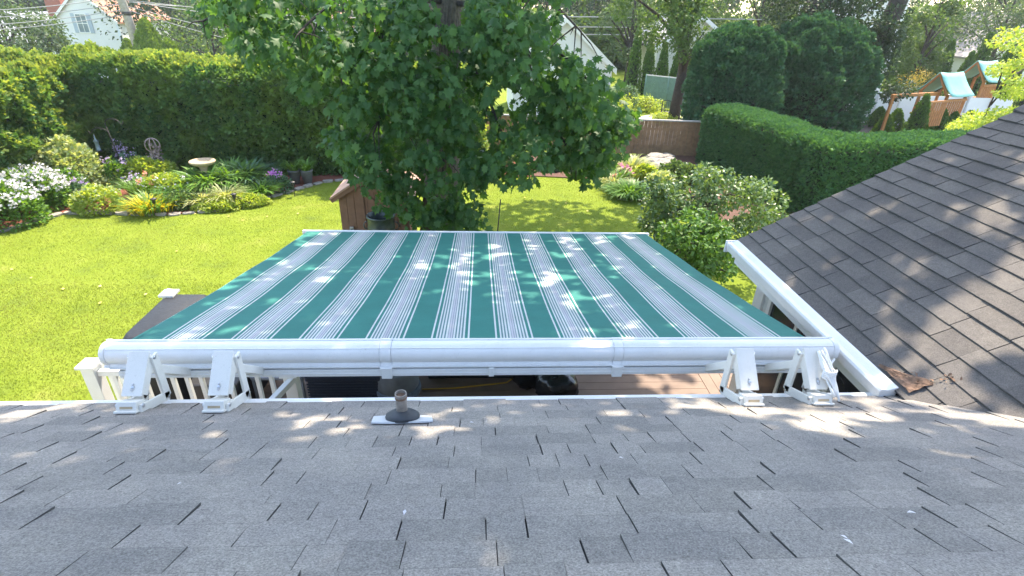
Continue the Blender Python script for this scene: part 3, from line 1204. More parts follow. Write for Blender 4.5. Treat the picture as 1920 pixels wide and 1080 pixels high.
# patio glider / chair with a pierced lattice seat
cx, cy = -2.28, 5.25
ch = thing('patio_chair', 'grey metal patio chair with pierced lattice seat on the deck', 'chair', (cx, cy, DZ))
mb = MB()
n = 8
for i in range(n + 1):
    t = -.27 + .54 * i / n
    for (a, b) in ((Vector((-.27, t)), Vector((t, -.27)) if False else None),) if False else ():
        pass
for i in range(-8, 9):
    o_ = i * .068
    # diagonals both ways clipped to the seat square
    for sg in (1, -1):
        pts = []
        for s in (-.26, .26):
            yv_ = sg * s + o_
            if abs(yv_) <= .26:
                pts.append((s, yv_))
            xv = (s - o_) * sg
            if abs(xv) < .26:
                pts.append((xv, s))
        if len(pts) >= 2:
            mb.beam((cx + pts[0][0], cy + pts[0][1], DZ + .44 + (.004 if sg > 0 else 0)), (cx + pts[1][0], cy + pts[1][1], DZ + .44 + (.004 if sg > 0 else 0)), .02, .008)
mb.build('seat', M_LATT, ch)
mb = MB()
for a, b in (((-.28, -.28), (.28, -.28)), ((.28, -.28), (.28, .28)), ((.28, .28), (-.28, .28)), ((-.28, .28), (-.28, -.28))):
    mb.beam((cx + a[0], cy + a[1], DZ + .44), (cx + b[0], cy + b[1], DZ + .44), .035, .035)
mb.build('seat_frame', M_LATT, ch, .005)
for sx in (-.27, .27):
    for sy in (-.27, .27):
        mb = MB()
        mb.tube([(cx + sx, cy + sy, DZ), (cx + sx, cy + sy, DZ + (.64 if sy < 0 else .43))], .016, 8)
        mb.build('leg', M_LATT, ch, smooth=True)
    mb = MB()
    mb.tube([(cx + sx, cy - .27, DZ + .64), (cx + sx, cy, DZ + .66), (cx + sx, cy + .24, DZ + .64), (cx + sx, cy + .30, DZ + .56)], .018, 8)
    mb.build('armrest', M_LATT, ch, smooth=True)
mb = MB()
for i in range(9):
    mb.beam((cx - .24 + i * .06, cy + .28, DZ + .46), (cx - .24 + i * .06, cy + .36, DZ + .92), .022, .01, (0, 1, 0))
mb.beam((cx - .28, cy + .36, DZ + .92), (cx + .28, cy + .36, DZ + .92), .03, .03)
mb.build('backrest', M_LATT, ch)

wk = thing('wicker_ottoman', 'large dark blue wicker storage box on the deck beside the patio chair', 'ottoman', (-1.55, 5.3, DZ))
mb = MB()
mb.box((-1.95, 4.95, DZ + .02), (-1.12, 5.75, DZ + .40))
mb.build('body', M_WICK, wk, .03)
mb = MB()
mb.box((-1.97, 4.93, DZ + .401), (-1.10, 5.77, DZ + .50))
mb.build('cushion', M_WICK, wk, .03)
mb = MB()
for i in range(9):
    zz = DZ + .05 + i * .038
    mb.box((-1.955, 4.944, zz), (-1.115, 4.951, zz + .02))
mb.build('weave', M_WICK, wk)

fp = thing('covered_pot', 'round grey planter wrapped in a crumpled blue grey cover on the deck', 'planter', (-1.0, 5.2, DZ))
mb = MB()
mb.lathe([(.16, 0), (.20, .02), (.23, .22), (.25, .25), (.25, .30), (.235, .46), (.225, .5), (.20, .5), (.19, .44)], (-.96, 5.1, DZ), 28, wob=.02)
mb.build('planter_body', M_GREYPOT, fp, smooth=True)
mb = MB()
mb.lathe([(.21, .06), (.245, .12), (.262, .2), (.258, .255), (.252, .26)], (-.96, 5.1, DZ), 36, wob=.05)
mb.build('wrap', plain('blue_grey_cloth', (.13, .17, .22), .8, .3, 15, bmp=1, bscale=12), fp)

def bag(c, r, h, label, seed):
    t = thing('rubbish_bag', label, 'rubbish bag', c)
    rr = random.Random(seed)
    mb = MB()
    n, mz = 26, 14
    for j in range(mz + 1):
        v = j / mz
        pr = (math.sin(math.pi * (v * .86 + .08)) ** .45) * (1 if v < .8 else (1 - (v - .8) * 3.9))
        for i in range(n):
            a = 2 * math.pi * i / n
            k = 1 + .07 * math.sin(5 * a + 4 * v + seed) + .05 * math.sin(11 * a - 7 * v) + rr.uniform(-.04, .04)
            mb.v.append((c[0] + r * pr * k * math.cos(a), c[1] + r * pr * k * math.sin(a), c[2] + h * v))
    for j in range(mz):
        for i in range(n):
            a, b = j * n + i, j * n + (i + 1) % n
            mb.f.append((a, b, b + n, a + n))
    mb.f.append(tuple(range(n))[::-1])
    mb.f.append(tuple(mz * n + i for i in range(n)))
    mb.build('bag', M_BAG, t, smooth=True)
    mb = MB()
    mb.lathe([(.035, 0), (.03, .03), (.06, .09), (.075, .12), (.04, .11)], (c[0], c[1], c[2] + h * .99), 12, wob=.25)
    mb.build('knot', M_BAG, t, smooth=True)


bag((.93, 5.05, DZ), .25, .50, 'shiny black rubbish bag on the deck, nearer the right', 2)
bag((.62, 5.4, DZ), .24, .46, 'black rubbish bag on the deck behind the other one', 5)
mb = MB()
mb.box((-.65, 5.5, DZ), (.45, 6.05, DZ + .40))
tb = mb.build('low_bench', plain('dark_bench', (.02, .02, .024), .7), None, .02)
tag(tb, 'low black bench in the shade beneath the awning', 'bench')
cd_ = MB()
pts = [(-.7, 5.28, DZ + .012), (-.3, 5.3, DZ + .012), (.1, 5.36, DZ + .012), (.35, 5.40, DZ + .012), (.5, 5.44, DZ + .1), (.58, 5.36, DZ + .3), (.68, 5.25, DZ + .42), (.74, 5.18, DZ + .33)]
cd_.tube(pts, .010, 6)
tag(cd_.build('extension_cord', M_ORANGE, None, smooth=True), 'yellow orange extension cord lying across the deck', 'cord')

# ------------------------------------------------------------------ garden shed, bin, meter box
SX0, SX1, SY = -2.78, -1.42, 10.3
shed = thing('garden_shed', 'small brown board garden shed behind the awning', 'shed', (-2.1, SY + .6, 0))
AP = 2.04
EZ = 1.60
mb = MB()
mb.box((SX0, SY + .02, .05), (SX1, SY + 1.2, EZ))
xm = (SX0 + SX1) / 2
mb.prism([(SX0, 0, EZ), (SX1, 0, EZ), (xm, 0, AP - .08)], (0, SY + .02, 0), (0, SY + 1.2, 0))
mb.build('wall', M_SHED, shed)
n = 9
bwid = (SX1 - SX0) / n
for i in range(n):
    x0, x1 = SX0 + i * bwid + .003, SX0 + (i + 1) * bwid - .003
    zt = lambda x: EZ + (AP - .08 - EZ) * (1 - abs(x - xm) / (SX1 - xm))
    mb = MB()
    pts = [(x0, 0, .05), (x1, 0, .05), (x1, 0, zt(x1)), (x0, 0, zt(x0))]
    if x0 < xm < x1:
        pts.insert(3, (xm, 0, zt(xm)))
    mb.prism(pts, (0, SY, 0), (0, SY + .018, 0))
    mb.build('board', M_SHED, shed)
for s in (-1, 1):
    xe = SX0 - .13 if s < 0 else SX1 + .13
    ze = EZ - .13 * (AP - EZ) / (SX1 - xm)
    mb = MB()
    mb.add([(xm, SY - .12, AP + .01), (xe, SY - .12, ze), (xe, SY + 1.3, ze), (xm, SY + 1.3, AP + .01), (xm, SY - .12, AP + .05), (xe, SY - .12, ze + .04), (xe, SY + 1.3, ze + .04), (xm, SY + 1.3, AP + .05)],
           [(0, 1, 2, 3), (4, 5, 6, 7), (0, 1, 5, 4), (1, 2, 6, 5), (2, 3, 7, 6), (3, 0, 4, 7)])
    mb.build('roof', plain('shed_roof', (.42, .26, .19), .8, .15, 8), shed)
    mb = MB()
    mb.beam((xm, SY - .075, AP - .05), (xe, SY - .075, ze - .03), .03, .10)
    mb.build('barge_board', M_SHED, shed)
door = MB()
DX0, DX1 = -2.36, -1.50
door.box((DX0, SY - .03, .1), (DX1, SY - .004, EZ + .16))
door = door.build('door', M_SHED, shed)
for (a, b, w) in (((DX0 + .04, .12), (DX0 + .04, EZ + .14), .08), ((DX1 - .04, .12), (DX1 - .04, EZ + .14), .08), ((DX0 + .08, EZ + .10), (DX1 - .08, EZ + .10), .08), ((DX0 + .08, .80), (DX1 - .08, .80), .08),
                  ((DX0 + .1, EZ + .04), (DX1 - .1, .88), .075), ((DX0 + .1, .14), (DX1 - .1, .72), .075), ((DX0 + .08, .15), (DX1 - .08, .15), .07)):
    mb = MB()
    mb.beam((a[0], SY - .042, a[1]), (b[0], SY - .042, b[1]), w, .022, (0, 1, 0))
    mb.build('brace', M_SHED, door)
for i in range(1, 6):
    mb = MB()
    xx = DX0 + (DX1 - DX0) * i / 6
    mb.box((xx - .003, SY - .0312, .1), (xx + .003, SY - .029, EZ + .14))
    mb.build('board_gap', plain('groove', (.05, .02, .015), .9), door)
mb = MB()
mb.box((-2.62, SY - .05, .80), (-2.54, SY - .001, .92))
bx = mb.build('outlet_box', M_CONC, shed, .01)
mb = MB()
mb.lathe([(.025, 0), (.025, .012)], n=10, M=Matrix.Translation((-2.58, SY - .05, .86)) @ Matrix.Rotation(R_(90), 4, 'X'))
mb.build('outlet_cover', M_GALV, bx)
tcn = thing('bin', 'black ribbed metal bin standing before the brown shed door', 'bin', (-1.86, 9.65, 0))
mb = MB()
pf = [(.20, 0), (.21, .02)]
for k in range(7):
    z0 = .12 + k * .17
    pf += [(.215 + k * .006, z0), (.226 + k * .006, z0 + .02), (.215 + k * .006, z0 + .04)]
pf += [(.25, 1.34), (.268, 1.36), (.27, 1.385), (.262, 1.40), (.245, 1.39), (.235, 1.2), (.2, .3)]
mb.lathe(pf, (-1.86, 9.65, .02), 30)
mb.build('body', M_GALV, tcn, smooth=True)
for s in (-1, 1):
    mb = MB()
    pts = [(-1.86 + s * (.26 + .07 * math.sin(a)), 9.65, 1.20 + .08 * math.cos(a)) for a in [math.pi * k / 8 for k in range(9)]]
    mb.tube(pts, .012, 6)
    mb.build('handle', M_GALV, tcn, smooth=True)

# ------------------------------------------------------------------ the maple
def limb(mb, pts, r0, r1, n=8):
    k = len(pts)
    mb.tube(pts, [r0 + (r1 - r0) * i / (k - 1) for i in range(k)], n)


maple = thing('maple_tree', 'large broad leaved tree hanging over the awning and shed', 'tree', (-.85, 11.1, 0))
mb = MB()
tp = [(-.90, 11.1, -.1), (-.86, 11.1, .7), (-.78, 11.08, 2.2), (-.66, 11.05, 3.6), (-.56, 11.0, 5.0), (-.4, 10.8, 6.6), (-.1, 10.4, 8.4), (.1, 10.2, 10.5), (.3, 10, 12)]
tr = [.58, .44, .36, .30, .25, .22, .17, .12, .05]
# rough bark: ring verts with ridges
n = 72
tt = []
for i in range(len(tp) - 1):
    for k in range(6):
        u = k / 6
        tt.append((Vector(tp[i]).lerp(Vector(tp[i + 1]), u), tr[i] + (tr[i + 1] - tr[i]) * u))
P_ = np.array([[q[0].x, q[0].y, q[0].z] for q in tt])
for i, (c, r) in enumerate(tt):
    for k in range(n):
        a = 2 * math.pi * k / n
        rid = abs(math.sin(a * 14 + 1.3 * math.sin(i * .7) + .8 * math.sin(i * .31 + a * 3)))
        rr = r * (1 + .05 * math.sin(a * 3 + i * .2)) - .028 * (r / .4) * (rid ** .5) + random.uniform(-.004, .004)
        mb.v.append((c.x + rr * math.cos(a), c.y + rr * math.sin(a), c.z))
for i in range(len(tt) - 1):
    for k in range(n):
        a, b = i * n + k, i * n + (k + 1) % n
        mb.f.append((a, b, b + n, a + n))
mb.build('trunk', M_BARK, maple, smooth=False)
# pruned scar / white ring on the trunk
mb = MB()
mb.tube([(-1.02 + .11 * math.cos(a), 10.66, .95 + .12 * math.sin(a)) for a in [R_(70 + k * 20) for k in range(13)]], .03, 6)
mb.build('pale_branch_scar', plain('pale_scar', (.5, .48, .44), .8), maple, smooth=True)

# clumps of the low curtain (seen), then the high crown (casts the shade)
SIL = [(368, -40), (380, 60), (430, 100), (500, 130), (545, 150), (585, 195), (615, 235), (590, 275), (620, 325), (665, 335), (705, 350), (735, 395), (775, 425), (800, 445),
       (905, 445), (925, 410), (915, 350), (990, 335), (1060, 325), (1100, 345), (1135, 350), (1150, 305), (1190, 260), (1192, 225), (1165, 175), (1140, 140), (1095, 120), (1060, 60), (1095, 20), (1090, -40)]
def sil_pts(n, marg):
    out = []
    while len(out) < n:
        x, y = random.uniform(368, 1190), random.uniform(-40, 440)
        ok = True
        for a in range(8):
            if not in_poly(np.array([x + marg * math.cos(a * .785)]), np.array([y + marg * .8 * math.sin(a * .785)]), SIL)[0]:
                ok = False
                break
        if ok and not (985 < x < 1055 and 55 < y < 120 and random.random() < .4) and not (800 < x < 885 and y < 45 and random.random() < .8):
            out.append((x, y))
    return out


def clump_leaves(cs, per, upbias=.35):
    """cs rows: x y z rx ry rz"""
    cs = np.array(cs)
    n = len(cs) * per
    c = np.repeat(cs, per, axis=0)
    d = rdir(n)
    r = RG.uniform(.25, 1.0, n)[:, None] ** .5
    pos = c[:, :3] + d * r * c[:, 3:6]
    return pos, d


cs = []
for x, y in sil_pts(116, 26):
    Y = random.uniform(7.9, 10.0) if y < 330 else random.uniform(8.6, 9.9)
    p = atY(x, y, Y)
    s = random.uniform(.8, 1.25)
    cs.append((p.x, p.y, p.z, .36 * s, .38 * s, .27 * s))
for x, y in sil_pts(170, 9):
    Y = random.uniform(8.0, 9.8)
    p = atY(x, y, Y)
    cs.append((p.x, p.y, p.z, .16, .18, .16))
for (x, y) in ((1085, 175), (1130, 200), (1060, 215), (1110, 245), (1150, 240), (1020, 180), (1080, 120), (1140, 275), (1040, 140), (1000, 230), (840, 390), (880, 405), (800, 380), (730, 370), (760, 345)):
    p = atY(x, y, 8.8)
    cs.insert(0, (p.x, p.y, p.z, .34, .35, .25))
cs_big, cs_small = cs[:131], cs[131:]
pA, dA = clump_leaves(cs_big, 60)
pB, dB = clump_leaves(cs_small, 18)
pos = np.concatenate([pA, pB])
dd = np.concatenate([dA, dB])
n = len(pos)
nd = nrm(dd * .5 + np.array([-.05, -.62, .55]) + RG.normal(0, .42, (n, 3)))
yd = nrm(dd * .5 + np.array([0, -.2, -.75]) + RG.normal(0, .45, (n, 3)))
sz = RG.uniform(.06, .175, n)
# nearest, best seen leaves stand as parts of their own
v = pos - np.array(CAM)
depth = v @ np.array(_F)
u_ = v @ np.array(_R) / depth * FPX + 960
w_ = 540 - v @ np.array(_U) / depth * FPX
keep_ = ~((u_ > 818) & (u_ < 872) & (w_ < 46))
pos, dd, nd, yd, sz, depth, u_, w_ = [q[keep_] for q in (pos, dd, nd, yd, sz, depth, u_, w_)]
inside = (u_ > 0) & (u_ < 1920) & (w_ > 8) & (w_ < 440)
order = np.argsort(np.where(inside, depth, 1e9) / sz * .14)
near = order[:300]
rest = order[300:]
T_MAPLE_C = (T_MAPLE[0] * np.array([.82, 1, 1]) - np.array([0, 0, 1.]) * (.55 * np.abs(T_MAPLE[0][:, :1]) ** 1.3 + .12 * T_MAPLE[0][:, 1:2] ** 2), T_MAPLE[1])
T_MAPLE_F = (T_MAPLE[0] * np.array([.9, .95, 1]) + np.array([0, 0, 1.]) * (.5 * np.abs(T_MAPLE[0][:, :1]) - .2 * T_MAPLE[0][:, 1:2] ** 2), T_MAPLE[1])
for q, T_ in enumerate((T_MAPLE, T_MAPLE_C, T_MAPLE_F)):
    rr_ = rest[q::3]
    scatter('foliage', T_, pos[rr_], yd[rr_], nd[rr_], sz[rr_], L_MAPLE, maple, 'stuff')
lms = [fastmesh('leaf', T_[0], T_[1], L_MAPLE) for T_ in (T_MAPLE, T_MAPLE_C, T_MAPLE_F)]
for i in near:
    y_ = Vector(yd[i]).normalized()
    x_ = y_.cross(Vector(nd[i])).normalized()
    z_ = x_.cross(y_)
    Mx = Matrix(((x_.x, y_.x, z_.x, pos[i][0]), (x_.y, y_.y, z_.y, pos[i][1]), (x_.z, y_.z, z_.z, pos[i][2]), (0, 0, 0, 1))) @ Matrix.Scale(sz[i], 4)
    put('leaf', lms[int(i) % 3], maple, Mx)
# the high crown, out of view, shaped to throw shade where it is wanted
hi = []
def shade_clumps(x0, x1, y0, y1, z, n, r, zz=(9.0, 12.0)):
    """unseen crown clumps placed sunward to shade the patch x0..x1, y0..y1 at height z"""
    for _ in range(n):
        x, y = random.uniform(x0, x1), random.uniform(y0, y1)
        h = random.uniform(*zz)
        t = (h - z) / SDIR.z
        s = random.uniform(.75, 1.3) * r
        hi.append((x + SDIR.x * t, y + SDIR.y * t, h, s, s, s * .6))


shade_clumps(-2.9, 1.8, .2, 2.7, 3.4, 40, .60, (8.5, 11.5))
shade_clumps(-2.2, 2.6, 2.9, 7.2, 2.6, 66, .60)
shade_clumps(-1.2, 2.0, .2, 1.7, 3.7, 26, .52, (9, 12))
shade_clumps(1.2, 3.2, .6, 2.0, 3.4, 7, .5, (9, 11))

shade_clumps(-2.6, 2.3, 2.7, 3.4, 2.9, 11, .5, (9.5, 12))
shade_clumps(.2, 4.6, 10.6, 14.2, .0, 34, .6, (8.5, 11))
shade_clumps(-6.6, -3.2, 14.8, 16.6, .0, 16, .6, (8.5, 10))
shade_clumps(2.4, 4.6, 3.6, 5.2, 3.6, 14, .5)
shade_clumps(-3.4, 1.2, 7.4, 10.5, .8, 34, .6, (9, 12))
shade_clumps(-1.0, 3.4, 8.0, 13.0, .0, 22, .6, (8, 11))
shade_clumps(-2.6, 2.0, -3.0, .2, 4.2, 30, .7, (8.5, 11))
pH, dH = clump_leaves(hi, 62)
n = len(pH)
scatter('foliage', T_MAPLE2, pH, nrm(dH + RG.normal(0, .5, (n, 3))), nrm(dH * .4 + np.array([0, 0, 1.]) + RG.normal(0, .4, (n, 3))), RG.uniform(.12, .2, n), L_MAPLE, maple, 'stuff')
mb = MB()
trunk_pts = [Vector(q) for q in tp]
for q in random.sample([h for h in hi if abs(h[0]) < 3.6 and 6.5 < h[1] < 14.5], 46):
    e = Vector(q[:3])
    s0 = trunk_pts[5].lerp(trunk_pts[7], random.random())
    m_ = s0.lerp(e, .5) + Vector((random.uniform(-.3, .3), random.uniform(-.3, .3), random.uniform(.0, .5)))
    limb(mb, [s0, s0.lerp(m_, .5) + Vector((0, 0, .15)), m_, m_.lerp(e, .55), e], .06, .012, 6)
mb.build('limb', M_BARK, maple, smooth=True)
# low limbs reaching into the curtain, some seen between the leaves
for ends in (((380, 40), 8.6, 5.6), ((560, 60), 8.4, 5.4), ((1000, 110), 8.8, 5.2), ((1090, 60), 9.0, 5.6), ((1150, 200), 8.9, 5.0), ((700, 250), 8.6, 4.6), ((940, 250), 8.8, 4.4), ((640, 150), 8.7, 5.0), ((830, 330), 9.2, 3.6), ((1080, 300), 9.0, 4.6)):
    e = atY(*ends[0], ends[1])
    s0 = Vector((-.6, 11.0, ends[2]))
    mid = s0.lerp(e, .5) + Vector((0, 0, .35))
    mb = MB()
    limb(mb, [s0, s0.lerp(mid, .5) + Vector((0, 0, .12)), mid, mid.lerp(e, .5) + Vector((0, 0, .1)), e, e + Vector((.02, -.05, -.35))], .05, .006, 8)
    for k in range(12):
        a = mid.lerp(e, random.random())
        b = a + Vector((random.uniform(-.5, .5), random.uniform(-.5, .2), random.uniform(-.6, .05)))
        limb(mb, [a, a.lerp(b, .5) + Vector((0, 0, .04)), b], .014, .004, 5)
    mb.build('limb', M_BARK2, maple, smooth=True)

# ------------------------------------------------------------------ hedges and evergreens
def spray_box(n, org, L, D, H, ang, seed, amp=.12, size=(.09, .17), m=L_ARB, parent=None, skip_bottom=True, tmpl=T_SPRAY, round_=.25, name='foliage', faces=(1, 1, 1, 1, 1), tophair=0., slope=None):
    """sprays on the faces of a clipped box hedge. local x along L, y depth, z up"""
    areas = np.array([L * H * faces[0], L * H * faces[1], D * H * faces[2], D * H * faces[3], L * D * faces[4]])
    k = RG.choice(5, n, p=areas / areas.sum())
    u, v = RG.uniform(0, 1, n), RG.uniform(0, 1, n)
    p = np.zeros((n, 3))
    nn = np.zeros((n, 3))
    for f in range(5):
        s = k == f
        if f == 0:
            p[s] = np.c_[u[s] * L, np.zeros(s.sum()), v[s] * H]
            nn[s] = (0, -1, 0)
        elif f == 1:
            p[s] = np.c_[u[s] * L, np.full(s.sum(), D), v[s] * H]
            nn[s] = (0, 1, 0)
        elif f == 2:
            p[s] = np.c_[np.zeros(s.sum()), u[s] * D, v[s] * H]
            nn[s] = (-1, 0, 0)
        elif f == 3:
            p[s] = np.c_[np.full(s.sum(), L), u[s] * D, v[s] * H]
            nn[s] = (1, 0, 0)
        else:
            p[s] = np.c_[u[s] * L, v[s] * D, np.full(s.sum(), H)]
            nn[s] = (0, 0, 1)
    # round the edges
    c = np.array([L / 2, D / 2, H / 2])
    q = np.abs(p - c) - (c - round_)
    q[:, 2] = np.where(p[:, 2] > H / 2, q[:, 2], 0)
    qq = np.maximum(q, 0)
    ln = np.linalg.norm(qq, axis=1, keepdims=True)
    edge = (ln[:, 0] > round_ * .999)
    dirn = np.sign(p - c) * qq / np.maximum(ln, 1e-6)
    base = c + np.sign(p - c) * np.minimum(np.abs(p - c), c - round_) * np.array([1, 1, 1])
    zl = p[:, 2].copy()
    pr = c + np.sign(p - c) * (np.minimum(np.abs(p - c), c - round_)) + dirn * round_
    low = p[:, 2] <= H / 2
    pr[low, 2] = zl[low]
    s = ln[:, 0] > 1e-6
    p[s] = pr[s]
    nn[s] = nrm(dirn[s])
    b = fbm(p + seed * 13.7, 1.6, seed) - .5
    b2 = vnoise(p * 5.5 + seed * 3.1, seed + 5) - .5
    off = amp * 2.0 * b + amp * 1.1 * b2
    p = p + nn * off[:, None] + RG.normal(0, .02, (n, 3))
    if slope:
        p[:, 2] *= 1 + slope * p[:, 0] / L
    ca, sa = math.cos(ang), math.sin(ang)
    Rm = np.array([[ca, -sa, 0], [sa, ca, 0], [0, 0, 1]])
    p = p @ Rm.T + np.array(org)
    nn = nn @ Rm.T
    top = nn[:, 2] > .6
    y = nrm(nn * .75 + np.array([0, 0, .15]) + RG.normal(0, .42, (n, 3)) + np.where(top, tophair, 0)[:, None] * np.array([0, 0, 1.]))
    nd = nrm(np.cross(y, rdir(n)) + nn * .5)
    return scatter(name, tmpl, p, y, nd, RG.uniform(size[0], size[1], n), m, parent)


def core_box(org, L, D, H, ang, inset, parent, m=None):
    mb = MB()
    Mx = Matrix.Translation(org) @ Matrix.Rotation(ang, 4, 'Z')
    mb.box((inset, inset, 0), (L - inset, D - inset, H - inset), Mx)
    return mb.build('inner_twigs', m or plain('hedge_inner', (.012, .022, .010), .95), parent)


# long tall hedge at the back left, and the arm coming forward along the left
hb = thing('tall_hedge', 'tall arborvitae hedge along the back of the lawn, shaded on its face', 'hedge', (-6, 17.9, 0))
spray_box(62000, (-12.4, 17.0, 0), 12.4, 2.0, 3.16, 0, 1, .22, (.10, .20), L_ARB, hb, faces=(1, .0, .2, .1, 1.0), tophair=.5, slope=-.04, round_=.45)
spray_box(15000, (-12.4, 17.0, .03), 12.4, 2.0, 3.18, 0, 1, .22, (.10, .20), L_SUNTOP, hb, faces=(.02, .0, .1, .1, 1.), tophair=1.2, slope=-.04, round_=.5, name='sunlit_tint')  # extra top sprays coloured as if sunlit
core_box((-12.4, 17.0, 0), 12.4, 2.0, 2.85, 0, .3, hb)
hl = thing('tall_hedge', 'sunlit arborvitae hedge running forward along the left side of the lawn', 'hedge', (-13, 13, 0))
spray_box(46000, (-11.85, 9.2, 0), 8.6, 2.2, 3.05, R_(90), 2, .36, (.11, .22), L_ARB, hl, faces=(1, .0, .6, .1, 1.2), tophair=.5, round_=.7)
spray_box(16000, (-11.8, 9.2, .05), 8.6, 2.2, 3.08, R_(90), 2, .36, (.10, .20), L_SUNTOP, hl, faces=(.22, .0, .1, .1, 1.), tophair=1., round_=.7, name='sunlit_tint')
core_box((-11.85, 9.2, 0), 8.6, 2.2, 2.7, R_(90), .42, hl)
# clipped hedge at the right
hr = thing('clipped_hedge', 'clipped square hedge in front of the two big evergreens', 'hedge', (8.8, 17, 0))
spray_box(34000, (8.05, 19.4, 0), 5.4, 1.5, 2.02, R_(-83), 3, .07, (.07, .13), L_ARBM, hr, faces=(1, .3, 1, .6, 1.2), tophair=.3, round_=.2)
core_box((8.05, 19.4, 0), 5.4, 1.5, 1.95, R_(-83), .12, hr)
hr2 = thing('clipped_hedge', 'clipped hedge running right from the square hedge behind the wing roof', 'hedge', (11, 14.4, 0))
spray_box(34000, (8.9, 13.5, 0), 7.5, 1.6, 1.95, R_(7), 4, .09, (.07, .13), L_ARBM, hr2, faces=(1, .1, 1, .3, 1.3), tophair=.4, round_=.25)
core_box((8.9, 13.5, 0), 7.5, 1.6, 1.88, R_(7), .12, hr2)


def evergreen(c, rx, ry, h, n, label, seed, m=L_ARBD, size=(.10, .2), amp=.3, name='evergreen', group=None):
    """big rounded bush: displaced dome covered in sprays over a dark inner dome"""
    t = thing(name, label, 'evergreen', c, group)
    d = rdir(n)
    d[:, 2] = np.where(d[:, 2] < -.35, -d[:, 2], d[:, 2])
    cz = h * .46
    sc = np.array([rx, ry, h * .54])
    low = d[:, 2] < 0
    p = d * sc
    p[:, 2] = np.where(low, d[:, 2] * cz / .36, p[:, 2])
    k = np.where(low, 1 + d[:, 2] * .2, 1)
    p[:, :2] *= k[:, None]
    b = fbm(p + seed * 7.7, 1.05, seed) - .5
    b2 = vnoise(p * 3.2 + seed, seed + 3) - .5
    b3 = np.abs(vnoise(p * 2.1 + seed * 2, seed + 9) - .5) * 2
    p = p + d * (amp * 2.4 * b + amp * 1.2 * b2 - amp * 1.1 * (1 - b3) ** 3)[:, None]
    depth_ = RG.uniform(0, 1, n) ** 3 * .3
    p = p - d * depth_[:, None]
    p[:, 2] = np.maximum(p[:, 2] + cz, .02)
    y = nrm(d * .6 + np.array([0, 0, .35]) + RG.normal(0, .45, (n, 3)))
    nd = nrm(np.cross(y, rdir(n)) + d * .6)
    scatter('foliage', T_SPRAY, p + np.array(c), y, nd, RG.uniform(size[0], size[1], n), m, t)
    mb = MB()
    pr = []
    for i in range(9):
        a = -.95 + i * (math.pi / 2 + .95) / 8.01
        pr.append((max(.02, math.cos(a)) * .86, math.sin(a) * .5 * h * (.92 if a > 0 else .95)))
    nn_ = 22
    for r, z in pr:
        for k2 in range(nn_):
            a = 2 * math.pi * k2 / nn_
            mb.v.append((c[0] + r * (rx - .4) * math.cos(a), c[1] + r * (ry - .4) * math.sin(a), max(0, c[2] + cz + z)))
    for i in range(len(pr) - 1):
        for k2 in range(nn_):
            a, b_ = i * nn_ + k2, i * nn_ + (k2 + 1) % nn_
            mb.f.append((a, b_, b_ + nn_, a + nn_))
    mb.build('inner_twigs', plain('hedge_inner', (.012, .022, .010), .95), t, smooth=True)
    return t


evergreen((9.85, 21.6, 0), 1.75, 1.7, 4.75, 42000, 'big rounded dark evergreen, the left of the two behind the square hedge', 3)
evergreen((13.35, 22.6, 0), 2.6, 2.0, 4.95, 62000, 'widest dark rounded evergreen, right of its twin behind the square hedge', 8, amp=.36)
evergreen((10.2, 24.9, 0), .6, .6, 2.4, 6000, 'small dark evergreen peeping out behind the left big evergreen', 5, amp=.12)


def cone_me(h, r, n, seed):
    t_ = RG.uniform(0, 1, n) ** .8
    a = RG.uniform(0, 2 * math.pi, n)
    pr = r * (np.sin(np.clip((1 - t_), 0, 1) * math.pi * .5) ** .8) * np.clip(.55 + t_ * 3, 0, 1)
    rr = pr * (1 + .25 * (vnoise(np.c_[a * 2, t_ * 6, t_ * 0 + seed], seed) - .5))
    p = np.c_[rr * np.cos(a), rr * np.sin(a), t_ * h]
    d = np.c_[np.cos(a), np.sin(a), np.full(n, .5)]
    y = nrm(d * .5 + np.array([0, 0, 1.1]) + RG.normal(0, .3, (n, 3)))
    return p, y, nrm(d + RG.normal(0, .4, (n, 3)))


def cone_tree(c, h, r, label, group, lean=0, n=2600, m=L_CONE, size=.16, seed=1):
    t = thing('arborvitae', label, 'evergreen', c, group)
    p, y, nd = cone_me(h, r, n, seed)
    scatter('foliage', T_SPRAY, p + np.array(c), y, nd, RG.uniform(size * .6, size, n), m, t)
    mb = MB()
    mb.lathe([(r * .5, .1), (r * .78, h * .2), (r * .6, h * .55), (.03, h * .93)], c, 10)
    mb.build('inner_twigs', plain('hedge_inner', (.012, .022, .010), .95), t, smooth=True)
    return t


ordw = ['first', 'second', 'third', 'fourth', 'fifth', 'sixth', 'seventh', 'eighth', 'ninth', 'tenth']
for i in range(8):
    b = atZ(1158 + i * 14.5, 175 + i * 1.5, 0)
    b = Vector((9.4 + i * .78, 34.5 - i * .25, 0))
    h = (3.9, 3.5, 3.2, 2.9, 3.0, 3.1, 2.5, 2.6)[i]
    cone_tree(tuple(b), h, .42, f'tall slim arborvitae, {ordw[i]} from the left in the row behind the green fence', 'slim arborvitaes behind the green fence', n=2000, seed=i)
for i in range(9):
    b = Vector((27.3 + i * .75, 36.0 - i * .45 + (i % 2) * .5, 0))
    h = (2.9, 3.3, 3.0, 3.8, 3.2, 4.3, 3.6, 4.2, 3.9)[i]
    cone_tree(tuple(b), h, .55, f'slim arborvitae, {ordw[i]} from the left in the row behind the playset', 'arborvitae row behind the playset', n=1900, seed=20 + i, size=.2)
sm = [(1650, 262, .9), (1668, 255, 1.0), (1705, 268, 1.75), (1722, 262, 1.2), (1748, 262, 1.15), (1772, 262, 1.0), (1800, 258, 1.0), (1640, 240, .8)]
